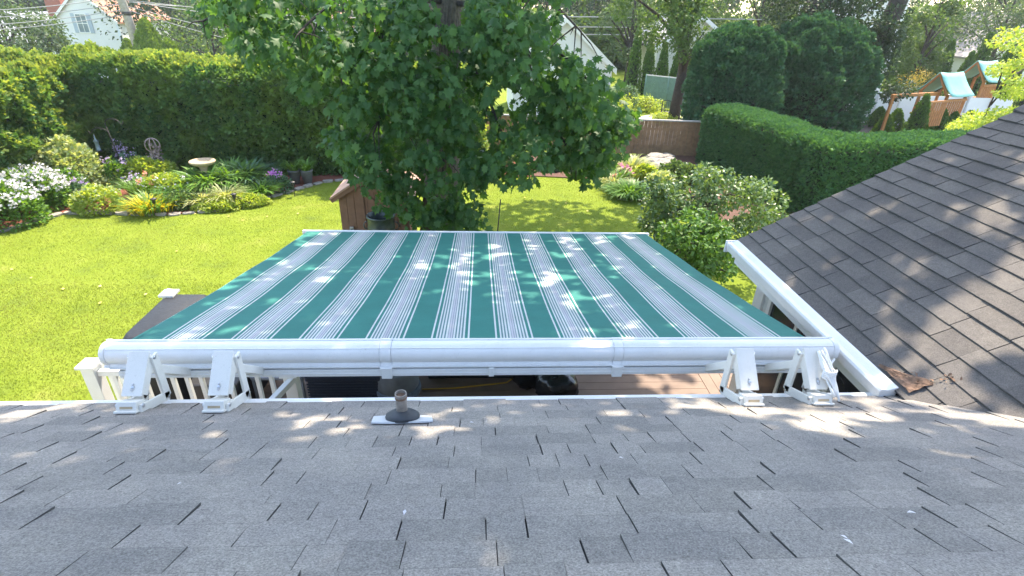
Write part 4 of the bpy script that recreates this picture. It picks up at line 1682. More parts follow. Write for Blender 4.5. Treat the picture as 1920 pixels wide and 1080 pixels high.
for i, (x, y, h) in enumerate(sorted(sm)):
    b = atZ(x, y, 0)
    b.z = 0
    cone_tree(tuple(b), h * 1.15, .42, f'young arborvitae, {ordw[i]} from the left in the row before the playset', 'young arborvitaes before the playset', n=1500, seed=40 + i, size=.16)


# ------------------------------------------------------------------ deciduous trees
def crown(name, label, base, h, clumps, per, size, m, trunk_r=.22, bark=M_BARK2, group=None, cat='tree', tmpl=T_LEAF, limbs=True, lean=(0, 0)):
    t = thing(name, label, cat, base, group)
    base = Vector(base)
    top = base + Vector((lean[0], lean[1], h))
    mb = MB()
    limb(mb, [base - Vector((0, 0, .1)), base.lerp(top, .25) + Vector((.05, 0, 0)), base.lerp(top, .55) - Vector((.05, 0, 0)), top], trunk_r, trunk_r * .2, 10)
    mb.build('trunk', bark, t, smooth=True)
    if limbs:
        mb = MB()
        for c in random.sample(list(clumps), min(14, len(clumps))):
            e = Vector(c[:3])
            f = min(.85, max(.25, (e.z - base.z) / h - .25))
            s0 = base.lerp(top, f)
            limb(mb, [s0, s0.lerp(e, .5) + Vector((0, 0, .2)), e], trunk_r * .4, .02, 6)
        mb.build('limb', bark, t, smooth=True)
    p, d = clump_leaves(clumps, per)
    n = len(p)
    y = nrm(d * .7 + np.array([0, 0, -.3]) + RG.normal(0, .6, (n, 3)))
    nd = nrm(d * .5 + np.array([0, 0, .6]) + RG.normal(0, .5, (n, 3)))
    scatter('foliage', tmpl, p, y, nd, RG.uniform(size * .6, size, n), m, t)
    return t


def ball_clumps(c, rx, ry, rz, n, r):
    out = []
    while len(out) < n:
        d = rdir(1)[0]
        q = random.uniform(.35, 1) ** .5
        s = random.uniform(.7, 1.25) * r
        out.append((c[0] + d[0] * q * rx, c[1] + d[1] * q * ry, c[2] + d[2] * q * rz, s, s, s * .75))
    return out


def bgtree(px, Y, zb, h, w, label, m, name='background_tree', n=46, per=95, size=.26, cr=None, group='trees beyond the garden', z0=.2):
    b = atY(px, 60, Y)
    base = (b.x, Y, ground_z(b.x, Y))
    c = (b.x, Y, base[2] + h * (.5 + z0 / 2))
    return crown(name, label, base, h * .9, ball_clumps(c, w, w * .8, h * (.5 - z0 / 2), n, cr or w * .33), per, size, m, trunk_r=.2, group=group)


bgtree(8, 46, 0, 7.5, 4.0, 'leafy tree in front of the white house at the far left', L_DECP, n=60, per=140, size=.34)
bgtree(245, 74, 0, 15, 6.5, 'dark tree behind the utility pole', L_DECD, per=110, size=.45)
bgtree(330, 58, 0, 12, 5.5, 'dark tree right of the utility pole', L_DECD, per=110, size=.38)
bgtree(395, 50, 0, 9, 4.2, 'grey green rounded tree beyond the tall hedge', L_DEC, size=.3)
bgtree(480, 62, 0, 13, 6, 'tall tree seen through the left edge of the maple leaves', L_DEC, per=110, size=.4)
bgtree(620, 60, 0, 13, 6, 'tree hidden mostly by the middle of the big tree', L_DECD, size=.42)
bgtree(790, 58, 0, 13, 6, 'tree beyond the big trunk', L_DECD, size=.42)
bgtree(960, 60, 0, 14, 6, 'dark tree behind the white gabled garage, left side', L_DECD, size=.42)
bgtree(1110, 56, 0, 13, 5.5, 'dark tree right of the white gabled garage', L_DECD, per=120, size=.4)
bgtree(1185, 40, 0, 9, 2.2, 'drooping pale tree above the slim arborvitaes', L_DECP, per=150, size=.22, z0=.15)
bgtree(1270, 50, 0, 13, 5.5, 'tall tree behind the left big evergreen', L_DEC, per=110, size=.36)
bgtree(1420, 48, 0, 13, 6, 'tall tree between the two big evergreens', L_DEC, per=110, size=.36)
bgtree(1580, 50, 0, 14, 6, 'tall tree behind the right big evergreen', L_DECD, per=110, size=.36)
bgtree(1760, 60, 0, 15, 6.0, 'hazy tall tree behind the playset', L_DECP, per=130, size=.36, n=60)
bgtree(1840, 52, 0, 11, 4.5, 'pale spreading tree right of the hazy tall one', L_DECP, per=110, size=.30)
bgtree(1745, 34, 0, 6.5, 1.7, 'bright green small tree behind the playset at left', L_DEC, per=130, size=.22)
bgtree(1880, 43, 0, 8.5, 3.6, 'leafy tree hiding the pale roof at the far right', L_DECP, per=120, size=.26)
def far_wood():
    n = 90
    cs_ = []
    for i in range(240):
        x = RG.uniform(-95, 105)
        y = RG.uniform(84, 100)
        cs_.append((x, y, RG.uniform(-3, 15), 4.2, 3.0, 3.2))
    p, d = clump_leaves(cs_, 330)
    n = len(p)
    k = ~((p[:, 0] > 62) & (p[:, 2] > 4))
    p, d = p[k], d[k]
    n = len(p)
    scatter('far_wood', T_LEAFB, p, nrm(d + RG.normal(0, .6, (n, 3))), nrm(d * .7 + np.array([0, -.3, .4]) + RG.normal(0, .4, (n, 3))), RG.uniform(.5, 1.0, n), L_DECD, None, 'stuff')


far_wood()


def undergrowth():
    cs_ = []
    for i in range(330):
        x = RG.uniform(-32, 62)
        y = RG.uniform(50, 58) if x > -14 or x < -20 else RG.uniform(66, 70)
        if -50 < x < -28:
            continue
        cs_.append((x, y, ground_z(x, y) + RG.uniform(-.2, 4.5), 2.0, 1.6, 1.5))
    p, d = clump_leaves(cs_, 170)
    n = len(p)
    scatter('undergrowth', T_LEAFB, p, nrm(d + RG.normal(0, .6, (n, 3))), nrm(d * .7 + np.array([0, -.3, .4]) + RG.normal(0, .4, (n, 3))), RG.uniform(.25, .5, n), L_DEC, None, 'stuff')


undergrowth()
# conifers beside the utility pole
for (px, Y, h, r, lab) in ((275, 40, 5.6, 1.5, 'bright green conical evergreen right of the utility pole'), (233, 42, 4.6, 1.1, 'yellow green evergreen between house and utility pole'), (310, 38, 4.2, 1.1, 'small yellow green evergreen above the hedge')):
    b = atY(px, 60, Y)
    cone_tree((b.x, Y, ground_z(b.x, Y)), h, r, lab, None, n=6000, size=.34, seed=int(px), m=leafmat('bright_evergreen_spray', (.09, .17, .03), (.17, .26, .05), .3, .6))

# overhanging dark foliage of the tree behind the left big evergreen
cl = []
for _ in range(60):
    x, y = random.uniform(1150, 1330), random.uniform(-60, 110)
    if y > 40 and x < 1200:
        continue
    if y > 20 + (x - 1150) * .9:
        continue
    p = atY(x, y, random.uniform(24, 27))
    cl.append((p.x, p.y, p.z, .5, .5, .4))
for _ in range(26):
    p = atY(random.uniform(1250, 1320), random.uniform(-60, 60), random.uniform(23, 26))
    cl.append((p.x, p.y, p.z, .5, .5, .45))
b = atY(1300, 0, 26.5)
crown('lime_tree', 'tree with low dark foliage hanging left of the big evergreens', (b.x, 26.5, 0), 9, cl, 110, .15, L_DEC, .3, group='trees beyond the garden', tmpl=T_LEAFB)
# tree with two leaning trunks behind the right evergreen
cl = []
for _ in range(110):
    x, y = random.uniform(1440, 1720), random.uniform(-80, 60)
    p = atY(x, y, random.uniform(23.5, 27))
    if 1690 < x < 1725 and y > -20:
        continue
    cl.append((p.x, p.y, p.z, .55, .55, .42))
for _ in range(46):
    x, y = random.uniform(1590, 1690), random.uniform(40, 185)
    p = atY(x + (y - 40) * .12, y, random.uniform(23.0, 24.2))
    cl.append((p.x, p.y, p.z, .38, .38, .36))
b = atY(1600, 0, 26.5)
wt = crown('twin_trunk_tree', 'dark tree with two leaning trunks behind the widest evergreen', (15.6, 25.5, 0), 10, cl, 120, .14, L_DECD, .12, group='trees beyond the garden', tmpl=T_LEAFB)
for a, b_ in (((1500, 60), (1560, -60)), ((1655, 70), (1712, -60))):
    mb = MB()
    p0, p1 = atY(*a, 24), atY(*b_, 24.5)
    d = (p1 - p0)
    limb(mb, [p0 - d * .6, p0, p1, p1 + d], .42, .26, 12)
    mb.build('trunk', M_BARK2, wt, smooth=True)

# spreading shrub between the lawn and the clipped hedge, right of the awning
cl = []
for _ in range(120):
    x, y = random.uniform(1215, 1460), random.uniform(322, 500)
    if y < 322 + abs(x - 1330) * .25 or (x > 1400 and y > 430) or (x > 1350 and y > 470):
        continue
    p = atY(x, y, random.uniform(9.8, 11.6))
    if p.z > .1:
        cl.append((p.x, p.y, p.z, .26, .26, .2))
crown('flowering_shrub', 'loose pale leaved shrub between the awning and the clipped hedge', (4.9, 10.6, 0), 1.5, cl, 130, .095, L_SHR, .05, cat='shrub', tmpl=T_LEAFB)
cl = []
for _ in range(30):
    x, y = random.uniform(1255, 1365), random.uniform(400, 515)
    p = atY(x, y, random.uniform(8.6, 9.6))
    if p.z > .1:
        cl.append((p.x, p.y, p.z, .24, .24, .2))
crown('leafy_shrub', 'low green shrub at the right edge of the awning', (3.9, 9.1, 0), .9, cl, 130, .10, leafmat('mid_green_leaf', (.06, .14, .03), (.12, .24, .06), .3, .5), .04, cat='shrub', tmpl=T_LEAFB)
# bright yellow green shrubs above the wing roof
cl = []
for _ in range(100):
    x = random.uniform(1790, 1960)
    y = random.uniform(205 + max(0, 1850 - x) * .5, 268)
    if x > 1870 and random.random() < .5:
        y = random.uniform(55, 200)
    p = atY(x, y, random.uniform(17, 20))
    if p.z > .1:
        cl.append((p.x, p.y, p.z, .40, .40, .16))
crown('honey_locust', 'bright yellow green feathery tree rising above the wing roof', (17.8, 18.5, 0), 3.2, cl, 120, .13, L_YEL, .08, cat='tree')
for i, (x, y, h, r, m, lab) in enumerate(((1725, 175, 2.6, 1.5, L_ORT, 'round bush with orange tips behind the playset'), (1700, 190, 2.0, 1.1, L_DECD, 'dark bush left of the playset canopy'), (1880, 262, .9, 1.0, L_YEL, 'low yellow green bush right of the young arborvitaes'), (1660, 275, .7, .9, L_VAR, 'pale bush before the young arborvitaes'), (1790, 285, .5, .9, L_VAR, 'pale low bush behind the wing roof'),
                                        (1215, 190, .8, .9, L_YEL, 'yellow green bush below the green fence'), (1250, 215, .5, .7, L_YEL, 'low yellow bush beside the patio'), (1168, 200, 1.6, .8, L_BLUE, 'blue green shrub left of the green fence'), (1185, 240, .9, .5, L_SHR, 'thin shrub behind the brown fence'), (1150, 205, 1.2, .9, L_YEL, 'lime shrub beside the garage'))):
    Y = {0: 31, 1: 29.5, 2: 19.5, 3: 21, 4: 20, 5: 30, 6: 26.5, 7: 29, 8: 22, 9: 28}[i]
    b = atY(x, y, Y)
    base = (b.x, Y, 0)
    crown('garden_bush', lab, base, h * .6, ball_clumps((b.x, Y, h * .55), r, r * .8, h * .42, 26, r * .33), 80, .12, m, .04, cat='bush')
mb = None

# ------------------------------------------------------------------ garden beds
def blades(t, c, r, h, n, m, droop=.9, name='leaves', w=1.0):
    a = RG.uniform(0, 2 * math.pi, n)
    q = RG.uniform(0, 1, n) ** .5
    p = np.c_[c[0] + q * r * .5 * np.cos(a), c[1] + q * r * .5 * np.sin(a), np.full(n, c[2])]
    out = np.c_[np.cos(a), np.sin(a), np.zeros(n)]
    y = nrm(out * droop * (q[:, None] * .8 + .15) + np.array([0, 0, 1.]) + RG.normal(0, .12, (n, 3)))
    nd = nrm(-out * .3 + np.array([0, 0, 1.]) + RG.normal(0, .1, (n, 3)) + 1e-3)
    T = (T_BLADE[0] * np.array([w, 1, 1.6]), T_BLADE[1])
    return scatter(name, T, p, y, nd, RG.uniform(h * .7, h * 1.15, n), m, t)


def mound(t, c, rx, ry, h, n, m, size, tmpl=T_LEAFB, name='leaves'):
    d = rdir(n)
    d[:, 2] = abs(d[:, 2])
    b = vnoise(d * 3 + c[0] * 3.3, 3)
    rr = (RG.uniform(.5, 1, n)) ** .5 * (.8 + .4 * b)
    p = np.array(c) + d * rr[:, None] * np.array([rx, ry, h])
    y = nrm(d + np.array([0, 0, .2]) + RG.normal(0, .5, (n, 3)))
    nd = nrm(d * .6 + np.array([0, 0, .8]) + RG.normal(0, .4, (n, 3)))
    return scatter(name, tmpl, p, y, nd, RG.uniform(size * .6, size, n), m, t)


def blooms(t, c, rx, ry, z0, z1, n, m, size, per=6, name='flower_head'):
    k = n * per
    a, q = RG.uniform(0, 6.283, n), RG.uniform(0, 1, n) ** .5
    cc = np.c_[c[0] + rx * q * np.cos(a), c[1] + ry * q * np.sin(a), c[2] + RG.uniform(z0, z1, n) * (1 - .35 * q ** 2)]
    p = np.repeat(cc, per, 0) + RG.normal(0, size * .45, (k, 3))
    return scatter(name, T_FLOW, p, rdir(k), nrm(np.array([0, -.5, .9]) + RG.normal(0, .5, (k, 3))), RG.uniform(size * .7, size * 1.1, k), m, t, 'stuff')


def G(px, py):
    p = atZ(px, py, 0)
    return (p.x, p.y, .03)


# white phlox mass at the left edge
for i, (px, py, rx, h, nf, lab) in enumerate(((20, 420, .85, .95, 60, 'white phlox clump at the left edge, nearest the lawn'), (75, 392, .8, 1.0, 60, 'white phlox clump second from the left edge'), (25, 372, .95, 1.15, 60, 'white phlox clump behind the nearest one'), (120, 375, .6, .75, 30, 'white phlox clump next to the pale hydrangea'), (70, 350, .8, 1.0, 40, 'white phlox clump in front of the variegated bush'))):
    c = G(px, py)
    t = thing('phlox', lab, 'flowers', c, 'white phlox at the left edge of the lawn')
    mound(t, c, rx, .6, h, 2600, L_BLADE, .12, T_LEAF)
    blooms(t, c, rx * .98, .62, h * .75, h * 1.12, nf * 2, L_WHITEF, .075, 8)
c = G(148, 378)
t = thing('hydrangea', 'low hydrangea with pale blue and lilac heads at the bed corner', 'flowers', c)
mound(t, c, .5, .4, .45, 700, L_BLUE, .12)
blooms(t, c, .45, .35, .4, .6, 10, L_LILAC, .07, 14)
c = G(132, 356)
t = thing('variegated_bush', 'cream and green variegated bush before the left hedge', 'bush', c)
mound(t, c, 1.05, .8, 1.3, 7500, L_VAR, .12, T_LEAFB)
c = G(190, 395)
t = thing('sedum_clump', 'pale green sedum clump beside the red mulch', 'plant', c)
mound(t, c, .62, .45, .62, 2400, L_YEL, .09)
blooms(t, c, .55, .4, .5, .68, 34, L_VAR, .07, 6)
c = G(278, 398)
t = thing('golden_grass', 'golden yellow grass clump at the front of the bed', 'plant', c)
blades(t, c, .75, .42, 260, L_BLADEY, .7, w=.8)
blades(t, (c[0] + .35, c[1] + .15, .03), .6, .38, 170, L_BLADEY, .8, w=.8)
blades(t, (c[0] + .1, c[1] + .1, .03), 1.0, .5, 260, L_BLADE, .7, w=.8)
c = G(262, 385)
t = thing('coral_flowers', 'coral red flowers above the golden grass', 'flowers', (c[0], c[1] + .5, .03))
blades(t, (c[0], c[1] + .5, .03), .4, .6, 120, L_BLADE, .6, w=.6)
blooms(t, (c[0] + .05, c[1] + .5, .03), .25, .2, .6, .78, 7, L_CORAL, .08, 5)
c = G(247, 378)
t = thing('lilac_flowers', 'lilac flowers left of the coral ones', 'flowers', (c[0] - .1, c[1] + .5, .03))
blades(t, (c[0] - .1, c[1] + .5, .03), .4, .55, 120, L_BLADE, .6, w=.6)
blooms(t, (c[0] - .1, c[1] + .5, .03), .35, .2, .5, .7, 14, L_LILAC, .06, 5)
c = G(225, 350)
t = thing('tall_lilac_phlox', 'tall lilac phlox behind the sedum clump', 'flowers', c)
mound(t, c, .4, .35, .75, 600, L_BLADE, .1)
blooms(t, c, .4, .3, .7, .9, 10, L_LILAC, .07, 6)
c = G(300, 375)
t = thing('white_daisies', 'white daisies behind the golden grass', 'flowers', (c[0] + .2, c[1] + .2, .03))
mound(t, (c[0] + .2, c[1] + .2, .03), .8, .5, .6, 2200, L_YEL, .10)
blooms(t, (c[0] + .2, c[1] + .2, .03), .8, .5, .45, .68, 34, L_WHITEF, .06, 4)
c = G(285, 345)
t = thing('lime_foliage_clump', 'lime green foliage clump left of the birdbath', 'plant', c)
mound(t, c, .9, .5, .75, 3000, L_YEL, .12)
c = G(262, 335)
t = thing('hosta', 'hosta with blue green leaves and pale flower spikes by the hedge', 'plant', c)
mound(t, c, .6, .5, .55, 420, L_BLUE, .26)
for k in range(7):
    x, y = c[0] + random.uniform(-.5, .5), c[1] + random.uniform(-.3, .3)
    mb = MB()
    mb.tube([(x, y, .3), (x + random.uniform(-.12, .12), y - .05, 1.15)], .007, 5)
    mb.build('flower_stem', M_IRON, t)
    blooms(t, (x, y, 0), .06, .06, .85, 1.2, 8, L_LILAC, .05, 4, 'flower_spike')
c = (-9.45, 16.1, .03)
t = thing('garden_ornament', 'round copper coloured spiral garden ornament on a stake', 'ornament', c)
for k in range(4):
    mb = MB()
    R0 = .20
    pts = []
    for i in range(25):
        a = 2 * math.pi * i / 24
        v_ = Vector((R0 * math.cos(a), 0, R0 * math.sin(a)))
        v_ = Matrix.Rotation(k * math.pi / 4 + .2, 3, 'Z') @ v_
        pts.append(Vector((c[0], c[1], 1.08)) + v_)
    mb.tube(pts, .012, 6, False)
    mb.build('ring', M_PEWTER, t, smooth=True)
blooms(t, (c[0], c[1], 0), .17, .17, .92, 1.22, 34, M_PEWTER, .08, 4, 'metal_petals')
mb = MB()
mb.tube([(c[0], c[1], 0), (c[0], c[1], .88)], .01, 6)
mb.build('stake', M_IRON, t)
# shepherd hook with feeder
c = (-10.35, 15.9, .03)
t = thing('shepherd_hook', 'double shepherd hook pole standing before the hedge corner', 'hook', c)
mb = MB()
mb.tube([(c[0] + .10, c[1], 0), (c[0] - .02, c[1], .9), (c[0] - .10, c[1], 1.72)], .014, 6)
mb.build('pole', M_IRON, t, smooth=True)
for s, zz, rr in ((1, 1.72, .2), (-1, 1.45, .22)):
    mb = MB()
    pts = [Vector((c[0] - .08, c[1], zz - .25)), Vector((c[0] - .09, c[1], zz))]
    pts += [Vector((c[0] - .09 + s * rr * (1 - math.cos(a)), c[1], zz + rr * .6 * math.sin(a))) for a in [math.pi * k / 10 for k in range(1, 11)]]
    pts += [pts[-1] + Vector((s * .05, 0, -.03)), pts[-1] + Vector((s * .09, 0, .05))]
    mb.tube(pts, .011, 6)
    mb.build('hook', M_IRON, t, smooth=True)
t2 = thing('bird_feeder', 'small wire bird feeder hanging from the double hook', 'bird feeder', (c[0] - .50, c[1], 1.0))
mb = MB()
mb.lathe([(.06, .0), (.07, .02), (.055, .03), (.055, .25), (.08, .26), (.02, .33), (.006, .45)], (c[0] - .50, c[1], .95), 12)
mb.build('feeder_body', M_GLASSB, t2, smooth=True)
mb = MB()
mb.lathe([(.08, 0), (.08, .012)], (c[0] - .50, c[1], .93), 12)
mb.build('tray', M_IRON, t2)
# birdbath
c = (-7.83, 15.45, .03)
t = thing('birdbath', 'tan concrete birdbath among the flowers', 'birdbath', c)
mb = MB()
mb.lathe([(.20, 0), (.20, .05), (.13, .10), (.09, .25), (.085, .45), (.11, .60), (.15, .66)], c, 20)
mb.build('pedestal', M_BIRD, t, smooth=True)
mb = MB()
mb.lathe([(.15, .66), (.26, .69), (.33, .74), (.345, .78), (.33, .80), (.29, .795), (.24, .75), (.12, .73), (.01, .725)], c, 32)
mb.build('bowl', M_BIRD, t, smooth=True)
# strap leaf clumps along the bed
for (px, py, r, h, n, m, lab) in ((345, 378, .5, .62, 260, L_BLADE, 'bright strap leaved clump in front of the birdbath'), (395, 362, .7, .85, 420, L_BLADE, 'tall arching strap leaved clump right of the birdbath'), (440, 352, .75, .85, 420, L_BLADE, 'tall strap leaved clump in the middle of the bed end'), (470, 350, .6, .80, 300, L_BLUE, 'dark upright iris clump by the purple flowers'),
                              (425, 380, .6, .50, 420, L_BLADEV, 'cream edged grass clump at the bed front'), (490, 368, .5, .50, 300, L_BLADE, 'low dark strap leaved clump under the purple flowers'), (385, 385, .5, .45, 300, L_BLADEV, 'pale striped grass clump behind the lime ground cover')):
    c = G(px, py)
    t = thing('strap_leaf_clump', lab, 'plant', c)
    blades(t, c, r, h, n, m, 1.1)
c = G(520, 358)
t = thing('purple_flowers', 'purple and pink flowers at the right end of the bed', 'flowers', c)
mound(t, c, .45, .4, .45, 1000, L_BLUE, .10)
blooms(t, c, .2, .15, .52, .68, 9, L_PURP, .07, 7)
for i, (px, py, rx, m, lab) in enumerate(((335, 394, .6, L_SHR, 'dark green low mound at the bed edge'), (400, 396, .62, L_YEL, 'lime ground cover mound spilling on the edging'), (450, 388, .75, L_YEL, 'lime ground cover at the right of the bed edge'), (365, 380, .6, L_VAR, 'pale flowering mound behind the dark green one'))):
    c = G(px, py)
    t = thing('ground_cover_mound', lab, 'plant', (c[0], c[1] + .2, .03))
    mound(t, (c[0], c[1] + .2, .03), rx, .38, .26 + .12 * (i in (0, 3)), 2600, m, .07)
for i, (px, lab) in enumerate(((555, 'left grey pot with strap leaved plant by the hedge'), (578, 'right grey pot with strap leaved plant by the hedge'))):
    c = G(px, 345)
    t = thing('plant_pot', lab, 'plant pot', c)
    mb = MB()
    mb.lathe([(.12, 0), (.17, .36), (.185, .37), (.185, .41), (.165, .41), (.155, .35), (.02, .34)], c, 18)
    mb.build('pot', M_GREYPOT, t, smooth=True)
    blades(t, (c[0], c[1], .38), .25, .42, 60, L_BLADE, .8, w=1.3)
for i, (px, py, lab) in enumerate(((162, 385, 'black solar path light at the left of the mulch'), (296, 402, 'black solar path light in front of the golden grass'), (444, 392, 'black solar path light among the lime ground cover'), (553, 368, 'black solar path light near the grey pots'))):
    c = G(px, py)
    t = thing('path_light', lab, 'garden light', c)
    mb = MB()
    mb.tube([(c[0], c[1], 0), (c[0], c[1], .28)], .010, 6)
    mb.build('stake', M_BLACK, t)
    mb = MB()
    mb.lathe([(.03, .26), (.045, .28), (.05, .36), (.075, .37), (.07, .39), (.02, .41)], c, 12)
    mb.build('lantern', M_BLACK, t)

# stone edging of the bed
ed = thing('stone_edging', 'row of flat grey edging stones around the flower bed', 'edging', (-8, 13.3, 0))
EP = [Vector((*q, 0)) for q in BED[1:13]]
for i in range(len(EP) - 1):
    a, b = EP[i], EP[i + 1]
    n = max(1, int((b - a).length / .30))
    for k in range(n):
        u0, u1 = k / n, (k + 1) / n
        q0, q1 = a.lerp(b, u0), a.lerp(b, u1)
        d = (q1 - q0).normalized()
        w = random.uniform(.14, .22)
        h = random.uniform(.04, .08)
        c_ = (q0 + q1) / 2
        L = (q1 - q0).length - .02
        mb = MB()
        pts = []
        for j in range(8):
            an = 2 * math.pi * j / 8
            ca, sa = math.cos(an), math.sin(an)
            qq = (abs(ca) ** 4 + abs(sa) ** 4) ** -.25 * random.uniform(.88, 1.05)
            pts.append(c_ + d * (L / 2 * ca * qq) + Vector((-d.y, d.x, 0)) * (w / 2 * sa * qq))
        mb.prism(pts, (0, 0, 0), (0, 0, h))
        mb.build('stone', M_STONE, ed, .008, seg=1)

# right bed: pond rocks, grasses, lilies
for i, (px, py, r, h, n, m, lab) in enumerate(((1185, 325, .75, .62, 800, L_BLADEV, 'cream striped ornamental grass before the brown fence'), (1180, 368, .85, .52, 700, L_BLADE, 'spilling green strap leaved clump at the lawn edge'), (1150, 352, .4, .5, 200, L_BLADEV, 'pale strap leaved clump under the pink lilies'), (975, 436, .6, .5, 300, L_BLADE, 'green strap leaved clump just behind the awning edge'))):
    c = G(px, py) if i < 3 else (.45, 9.6, .03)
    t = thing('strap_leaf_clump', lab, 'plant', c)
    blades(t, c, r, h, n, m, 1.3)
c = G(1160, 345)
t = thing('pink_lilies', 'bright pink lilies above the strap leaved clump', 'flowers', c)
blades(t, c, .3, .5, 80, L_BLADE, .5)
blooms(t, (c[0] + .1, c[1], 0), .28, .2, .52, .66, 5, L_PINK, .13, 4)
blooms(t, (c[0] - .25, c[1] - .2, 0), .2, .2, .3, .45, 5, L_CORAL, .08, 4)
c = (.1, 9.9, .03)
t = thing('dusty_miller', 'silvery white leaved shrub behind the awning beside the trunk', 'shrub', c)
mound(t, (c[0] - .05, c[1], .03), .55, .45, .95, 2800, leafmat('silver_leaf', (.32, .38, .30), (.62, .66, .58), .2, .6), .10)
# bird pole beside it
mb = MB()
mb.tube([(.32, 9.6, 0), (.34, 9.6, .9), (.40, 9.65, 1.75)], .012, 6)
tag(mb.build('garden_stake', M_IRON, None, smooth=True), 'thin dark garden stake standing by the silvery shrub', 'stake')
mb = MB()
mb.lathe([(.10, 0), (.10, .05), (.13, .06), (.10, .14), (.02, .19)], (-.42, 9.9, .86), 14)
mb.tube([(-.42, 9.9, 0), (-.42, 9.9, .88)], .015, 6)
tag(mb.build('garden_lantern', M_LEAD, None), 'small pale lantern on a stake by the tree trunk', 'lantern')


def rock(c, r, label, seed, m=M_STONE):
    rr = random.Random(seed)
    bm = bmesh.new()
    bmesh.ops.create_icosphere(bm, subdivisions=2, radius=1)
    for v in bm.verts:
        k = 1 + rr.uniform(-.16, .16)
        v.co = Vector((v.co.x * r * k * 1.2 + c[0], v.co.y * r * k + c[1], max(0, v.co.z * r * .55 * k + r * .3) + c[2]))
    me = bpy.data.meshes.new('rock')
    bm.to_mesh(me)
    bm.free()
    me.materials.append(m)
    o = bpy.data.objects.new('rock', me)
    COL.objects.link(o)
    return tag(o, label, 'rock', 'rocks in the right hand bed')


rock(G(1210, 368), .24, 'rounded grey rock at the lawn edge', 1, M_CONC)
rock(G(1197, 364), .14, 'small brown rock beside the rounded grey one', 2)
pr_ = [(1205, 312), (1222, 308), (1240, 312), (1255, 306), (1216, 318), (1236, 320), (1262, 314), (1248, 300), (1228, 302)]
rw = ['leftmost', 'second', 'middle front', 'right', 'low left', 'low middle', 'rightmost', 'upper right', 'upper middle']
for i, q in enumerate(pr_):
    rock(G(*q), .22 + .05 * (i % 3), f'{rw[i]} flat stone of the rock pile before the brown fence', 10 + i)

for i, (px, py, rx, h, m, lab) in enumerate(((1235, 352, .5, .45, L_VAR, 'pale variegated mound right of the spilling clump'), (1208, 340, .45, .5, L_YEL, 'lime mound behind the rounded grey rock'), (1262, 336, .5, .55, L_SHR, 'green mound in front of the rock pile'), (1290, 345, .5, .6, L_SHR, 'green mound left of the clipped hedge'),
                                              (1250, 372, .55, .4, L_SHR, 'low green mound at the lawn corner'), (1120, 322, .5, .5, L_BLUE, 'blue green hosta mound under the low maple leaves'), (1075, 318, .5, .45, L_SHR, 'green mound at the foot of the fence, left of the lilies'), (1030, 318, .5, .5, L_BLUE, 'hosta mound at the foot of the fence'), (960, 316, .6, .6, L_SHR, 'bushy mound at the foot of the fence seen under the leaves'))):
    c = G(px, py)
    t = thing('garden_mound', lab, 'plant', c)
    mound(t, c, rx, rx * .8, h, 1500, m, .12)


# brown board fence
fn = thing('board_fence', 'brown board fence with pale cap behind the rock pile', 'fence', (7, 20.4, 0))
fa, fb = Vector((-.5, 20.75, 0)), Vector((8.6, 20.15, 0))
nb = 64
bmx = MB()
bmx.box((-.066, -.012, .05), (.066, .012, 1.3))
bmm = bmx.mesh('board')
bmm.materials.append(M_FENCE)
for i in range(nb):
    q = fa.lerp(fb, (i + .5) / nb)
    put('board', bmm, fn, Matrix.Translation(q + Vector((0, random.uniform(-.006, .006), random.uniform(-.01, .01)))) @ Matrix.Rotation(math.atan2(fb.y - fa.y, fb.x - fa.x), 4, 'Z'))
mb = MB()
mb.beam(fa + Vector((0, 0, 1.335)), fb + Vector((0, 0, 1.335)), .12, .05)
mb.build('cap_rail', M_CONC, fn)
mb = MB()
mb.beam(fa + Vector((0, .05, .3)), fb + Vector((0, .05, .3)), .03, .08)
mb.beam(fa + Vector((0, .05, 1.0)), fb + Vector((0, .05, 1.0)), .03, .08)
mb.build('back_rail', M_FENCE, fn)
# green fence
gf = thing('green_fence', 'green slatted fence behind the patio', 'fence', (10.5, 31, 0))
a, b = Vector((9.45, 31.9, 0)), Vector((12.6, 29.4, 0))
n = 3
for i in range(n + 1):
    mb = MB()
    q = a.lerp(b, i / n)
    mb.tube([q, q + Vector((0, 0, 1.75))], .035, 8)
    mb.build('post', M_GREENF, gf, smooth=True)
for i in range(n):
    mb = MB()
    q0, q1 = a.lerp(b, i / n), a.lerp(b, (i + 1) / n)
    for k in range(24):
        r0, r1 = q0.lerp(q1, (k + .08) / 24), q0.lerp(q1, (k + .92) / 24)
        mb.add([r0 + Vector((0, 0, .05)), r1 + Vector((0, 0, .05)), r1 + Vector((0, 0, 1.68)), r0 + Vector((0, 0, 1.68)), r0 + Vector((0, .01, .05)), r1 + Vector((0, .01, .05)), r1 + Vector((0, .01, 1.68)), r0 + Vector((0, .01, 1.68))], [(0, 1, 2, 3), (4, 5, 6, 7), (0, 3, 7, 4), (1, 2, 6, 5)])
    o = mb.build('slat_panel', M_GREENF, gf)
    o['kind'] = 'stuff'
mb = MB()
mb.beam(a + Vector((0, 0, 1.7)), b + Vector((0, 0, 1.7)), .05, .05)
mb.build('top_rail', M_LEAD, gf)
